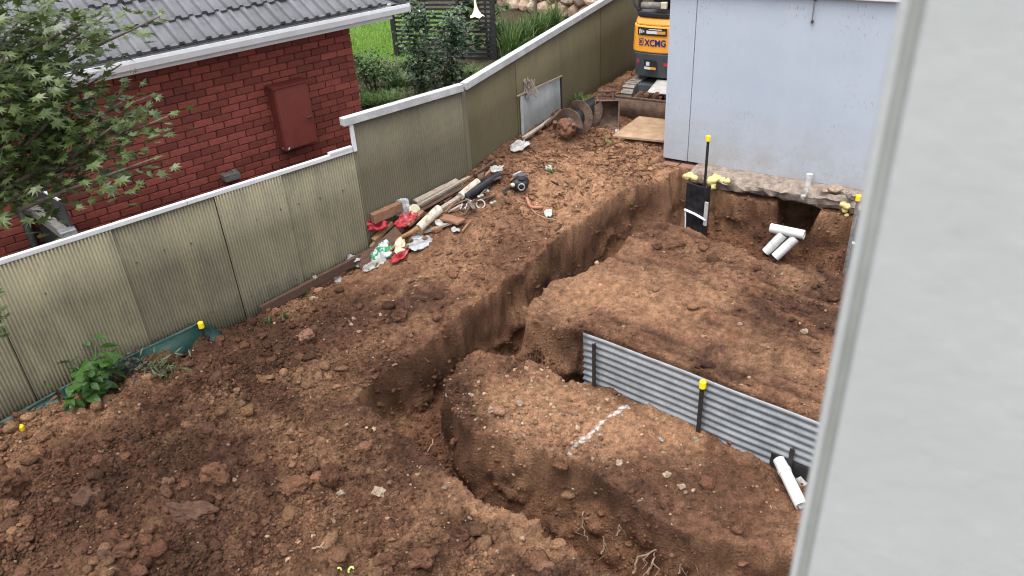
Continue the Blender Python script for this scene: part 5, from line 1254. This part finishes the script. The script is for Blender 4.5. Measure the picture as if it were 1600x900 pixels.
# ------------------------------------------------------------------ notable stones and lumps
big = [((300, 806), (.21, .085, .07), 'long dark flat stone lying on the spoil near the bottom left', 'stone', .3), ((140, 788), (.13, .10, .085), 'rounded layered rock in the left foreground', 'stone', .2),
       ((12, 765), (.16, .14, .12), 'large earth lump cut by the left edge', 'clod', .1), ((75, 712), (.06, .05, .05), 'dark hole-edged clod near the left edge', 'clod', .1), ((95, 716), (.08, .06, .06), 'dark clod beside the hollow at the left', 'clod', .4),
       ((338, 750), (.12, .11, .09), 'big round clod left of centre', 'clod', .2), ((522, 748), (.12, .10, .09), 'large dark clod in the middle foreground', 'clod', .2), ((465, 765), (.13, .10, .07), 'wide dark clod beside the large one', 'clod', .5),
       ((490, 735), (.07, .06, .05), 'dark knobbly clod above the large one', 'clod', .5), ((592, 771), (.085, .06, .05), 'angular pale stone in the middle foreground', 'palestone', .2), ((532, 772), (.05, .035, .03), 'small pale flat stone left of the angular one', 'palestone', .2),
       ((580, 862), (.09, .075, .07), 'dark clod at the bottom centre', 'clod', .3), ((603, 882), (.08, .06, .05), 'earth lump beside the bottom centre clod', 'clod', .3), ((660, 880), (.11, .08, .07), 'broad dark clod at the bottom edge', 'clod', .3),
       ((168, 873), (.075, .055, .04), 'small grey stone near the bottom left', 'stone', .2), ((200, 865), (.12, .06, .05), 'low earth lump right of the grey stone', 'clod', .3), ((265, 760), (.05, .05, .045), 'round brown stone left of the long stone', 'clodtan', .1),
       ((632, 817), (.05, .045, .04), 'dark round lump right of centre', 'clod', .2), ((255, 668), (.07, .06, .05), 'brown lump on the slope below the plants', 'clod', .2), ((40, 655), (.09, .06, .05), 'earth lump behind the small yellow cap', 'clod', .2),
       ((492, 435), (.05, .04, .03), 'pale brick chip near the edging board', 'palestone', .2), ((490, 468), (.09, .05, .035), 'pale crumbly lump by the edging board', 'palestone', .3), ((480, 528), (.09, .07, .05), 'reddish lump on the slope below the edging board', 'clodtan', .2),
       ((553, 500), (.04, .035, .03), 'small pale stone on the dark slope', 'palestone', .2), ((549, 508), (.035, .03, .025), 'second small pale stone on the dark slope', 'palestone', .2), ((625, 500), (.10, .08, .07), 'very dark clod above the long trench', 'clod', .3),
       ((812, 632), (.05, .04, .035), 'pale stone on the mound edge', 'palestone', .1), ((736, 621), (.05, .045, .04), 'white stone near the mound corner', 'palestone', .2), ((768, 642), (.045, .04, .035), 'pale stone lower on the mound corner', 'palestone', .2),
       ((1043, 743), (.045, .035, .03), 'pale pebble in the middle of the mound', 'palestone', .2), ((1065, 762), (.055, .03, .03), 'long pale pebble lower on the mound', 'palestone', .2), ((968, 725), (.05, .04, .03), 'pale pebble right of the white paint line', 'palestone', .2),
       ((1087, 688), (.05, .03, .03), 'flat pale pebble near the sheet', 'palestone', .2), ((1033, 690), (.035, .02, .03), 'white shell-like chip on the mound', 'whitescrap', .1), ((938, 682), (.03, .025, .02), 'white pebble by the paint line', 'whitescrap', .1),
       ((1193, 872), (.04, .03, .025), 'orange red brick chip near the post', 'terracotta', .2), ((1165, 877), (.10, .06, .05), 'dark lump at the lower right of the mound', 'clod', .3), ((1257, 520), (.05, .04, .035), 'pale stone on the platform by the post', 'palestone', .2),
       ((1156, 508), (.035, .03, .025), 'pale pebble on the middle of the platform', 'palestone', .2), ((1275, 548), (.05, .035, .03), 'reddish stone on the platform near the post', 'clodtan', .2), ((1060, 386), (.13, .07, .04), 'dark flat clod on the far part of the platform', 'clod', .3),
       ((1027, 388), (.07, .05, .035), 'small dark clod on the far platform', 'clod', .3)]
for k, (c, r, lb, mt, sk) in enumerate(big):
    q = G(*c); r = tuple(v*(.62 if mt in ('palestone', 'whitescrap') else .9) for v in r)
    nm = 'clod' if mt.startswith('clod') else 'stone'
    r = (r[0], r[1], r[2]*1.35); o = MB().lump((q[0], q[1], q[2]+r[2]*.45), r, 500+k, 3, .42, random.uniform(-.4, .4)).build(nm, mt, None, loc=q); tag(o, lb, nm)

# ------------------------------------------------------------------ loose crumbs, pebbles and mulch (uncountable)
def scatter(name, label, cat, n, weight, rlo, rmed, rhi, seed, tint=None, flat=.8, basev=ICO[0], jit=.36, mtn='soil', sink=.25, colmul=(.75, 1.35)):
    rr = np.random.default_rng(seed); Wt = weight.copy(); jj, ii = np.meshgrid(np.arange(len(GV)), np.arange(len(GU)), indexing='ij')
    da = np.gradient(GV)[:, None]*np.gradient(GU)[None, :]
    inb = (GU[None, :] > -5.4) & (GU[None, :] < 5.4) & (GV[:, None] > 3.4) & (GV[:, None] < 17.2)
    p = (Wt*da*inb).ravel(); p = np.clip(p, 0, None); p /= p.sum()
    k = rr.choice(p.size, n, p=p); j, i = np.unravel_index(k, Wt.shape)
    X = GXW[j, i]+rr.uniform(-.006, .006, n); Y = GYW[j, i]+rr.uniform(-.006, .006, n); Zz = GZ[j, i]
    rad = np.clip(rmed*np.exp(rr.normal(0, .55, n)), rlo, rhi)
    bv, bf = basev; m_ = len(bv)
    v = bv[None]*(1+rr.uniform(-jit, jit, (n, m_, 1)))*rad[:, None, None]*np.stack([rr.uniform(.7, 1.4, n), rr.uniform(.7, 1.2, n), rr.uniform(.55, 1., n)*flat], -1)[:, None]
    a = rr.uniform(0, 6.28, n); ca, sa = np.cos(a)[:, None], np.sin(a)[:, None]
    v = np.stack([v[..., 0]*ca-v[..., 1]*sa, v[..., 0]*sa+v[..., 1]*ca, v[..., 2]], -1)
    tl = rr.normal(0, .35, n)[:, None]; v = np.stack([v[..., 0], v[..., 1]*np.cos(tl)-v[..., 2]*np.sin(tl), v[..., 1]*np.sin(tl)+v[..., 2]*np.cos(tl)], -1)
    v += np.stack([X, Y, Zz+rad*flat*(.6-sink)], -1)[:, None]
    f = (np.array(bf)[None]+(np.arange(n)*m_)[:, None, None]).reshape(-1, 3)
    me = bpy.data.meshes.new(name); me.vertices.add(n*m_); me.vertices.foreach_set('co', v.astype(np.float32).ravel())
    me.loops.add(f.size); me.loops.foreach_set('vertex_index', f.ravel().astype(np.int32)); me.polygons.add(len(f))
    me.polygons.foreach_set('loop_start', np.arange(0, f.size, 3, dtype=np.int32)); me.polygons.foreach_set('loop_total', np.full(len(f), 3, np.int32)); me.update(calc_edges=True)
    if mtn == 'soil':
        base = GC.reshape(GZ.shape+(3,))[j, i] if tint is None else np.array(tint)[None]*np.ones((n, 1))
        c = np.clip(base*rr.uniform(*colmul, (n, 1))*rr.uniform(.94, 1.06, (n, 3)), .008, .8); c = np.repeat(c, m_, 0)
        at = me.color_attributes.new('soilcol', 'FLOAT_COLOR', 'POINT'); at.data.foreach_set('color', np.c_[c, np.ones(len(c))].astype(np.float32).ravel())
    me.materials.append(MT[mtn]); o = bpy.data.objects.new(name, me); COL.objects.link(o); tag(o, label, cat, kind='stuff'); return o
out = (GSD < -.02)*GNEAR
wv = (.25+2.2*GSPOIL+.35*GBANK)*(GSD < .35)*GNEAR
wv = wv*np.clip(.5+1.6*fbm2(*np.meshgrid(GU, GV), 1.5, 3, 5), .08, 2)
scatter('soil_crumbs', 'loose brown soil crumbs scattered over the dug ground', 'soil', 50000, wv, .004, .0078, .030, 1)
scatter('soil_crumbs', 'larger broken soil lumps on the loose spoil', 'soil', 700, (.10+1.5*GSPOIL+.25*GBANK)*out*np.clip(.4+2*fbm2(*np.meshgrid(GU, GV), 1.2, 3, 8), .05, 2), .02, .034, .065, 2, basev=ICO[1], jit=.20)
scatter('pebbles', 'small pale pebbles and chips in the soil', 'pebbles', 2600, (.9+.2*GSPOIL)*out*(1-.55*(GPLAT > 0)), .004, .0085, .024, 3, tint=(.30, .205, .135), colmul=(.55, 1.6))
mnd = np.exp(-(((GU[None, :]-.05)/1.1)**2+((GV[:, None]-5.7)/.95)**2))*(GSD < -.03)*(GPLAT < 0)*GNEAR
scatter('pebbles', 'pale gravel embedded in the top of the mound', 'gravel', 330, mnd, .006, .012, .028, 13, tint=(.34, .235, .155), colmul=(.5, 1.5))
scatter('soil_crumbs', 'broken soil crumbs clinging to the trench walls and lying on their floors', 'soil', 9000, ((GSD > -.05) & (GSD < .45))*GNEAR*1., .005, .011, .045, 21)
# bark mulch and splinters on the bank
mw = GBANK*out*np.clip(.4+2*fbm2(*np.meshgrid(GU, GV), 1.6, 3, 18), .02, 2)
chip = (np.array([(-1, -.22, -.12), (1, -.16, -.12), (1, .16, -.12), (-1, .22, -.12), (-.9, -.2, .12), (.9, -.14, .12), (.9, .14, .12), (-.9, .2, .12)]), [(0, 2, 1), (0, 3, 2), (4, 5, 6), (4, 6, 7), (0, 1, 5), (0, 5, 4), (2, 3, 7), (2, 7, 6), (1, 2, 6), (1, 6, 5), (3, 0, 4), (3, 4, 7)])
scatter('mulch', 'reddish bark mulch and splinters on the bank by the fence', 'mulch', 5200, mw, .010, .024, .055, 4, tint=(.15, .075, .045), basev=chip, jit=.05, colmul=(.4, 2.0), flat=.9)
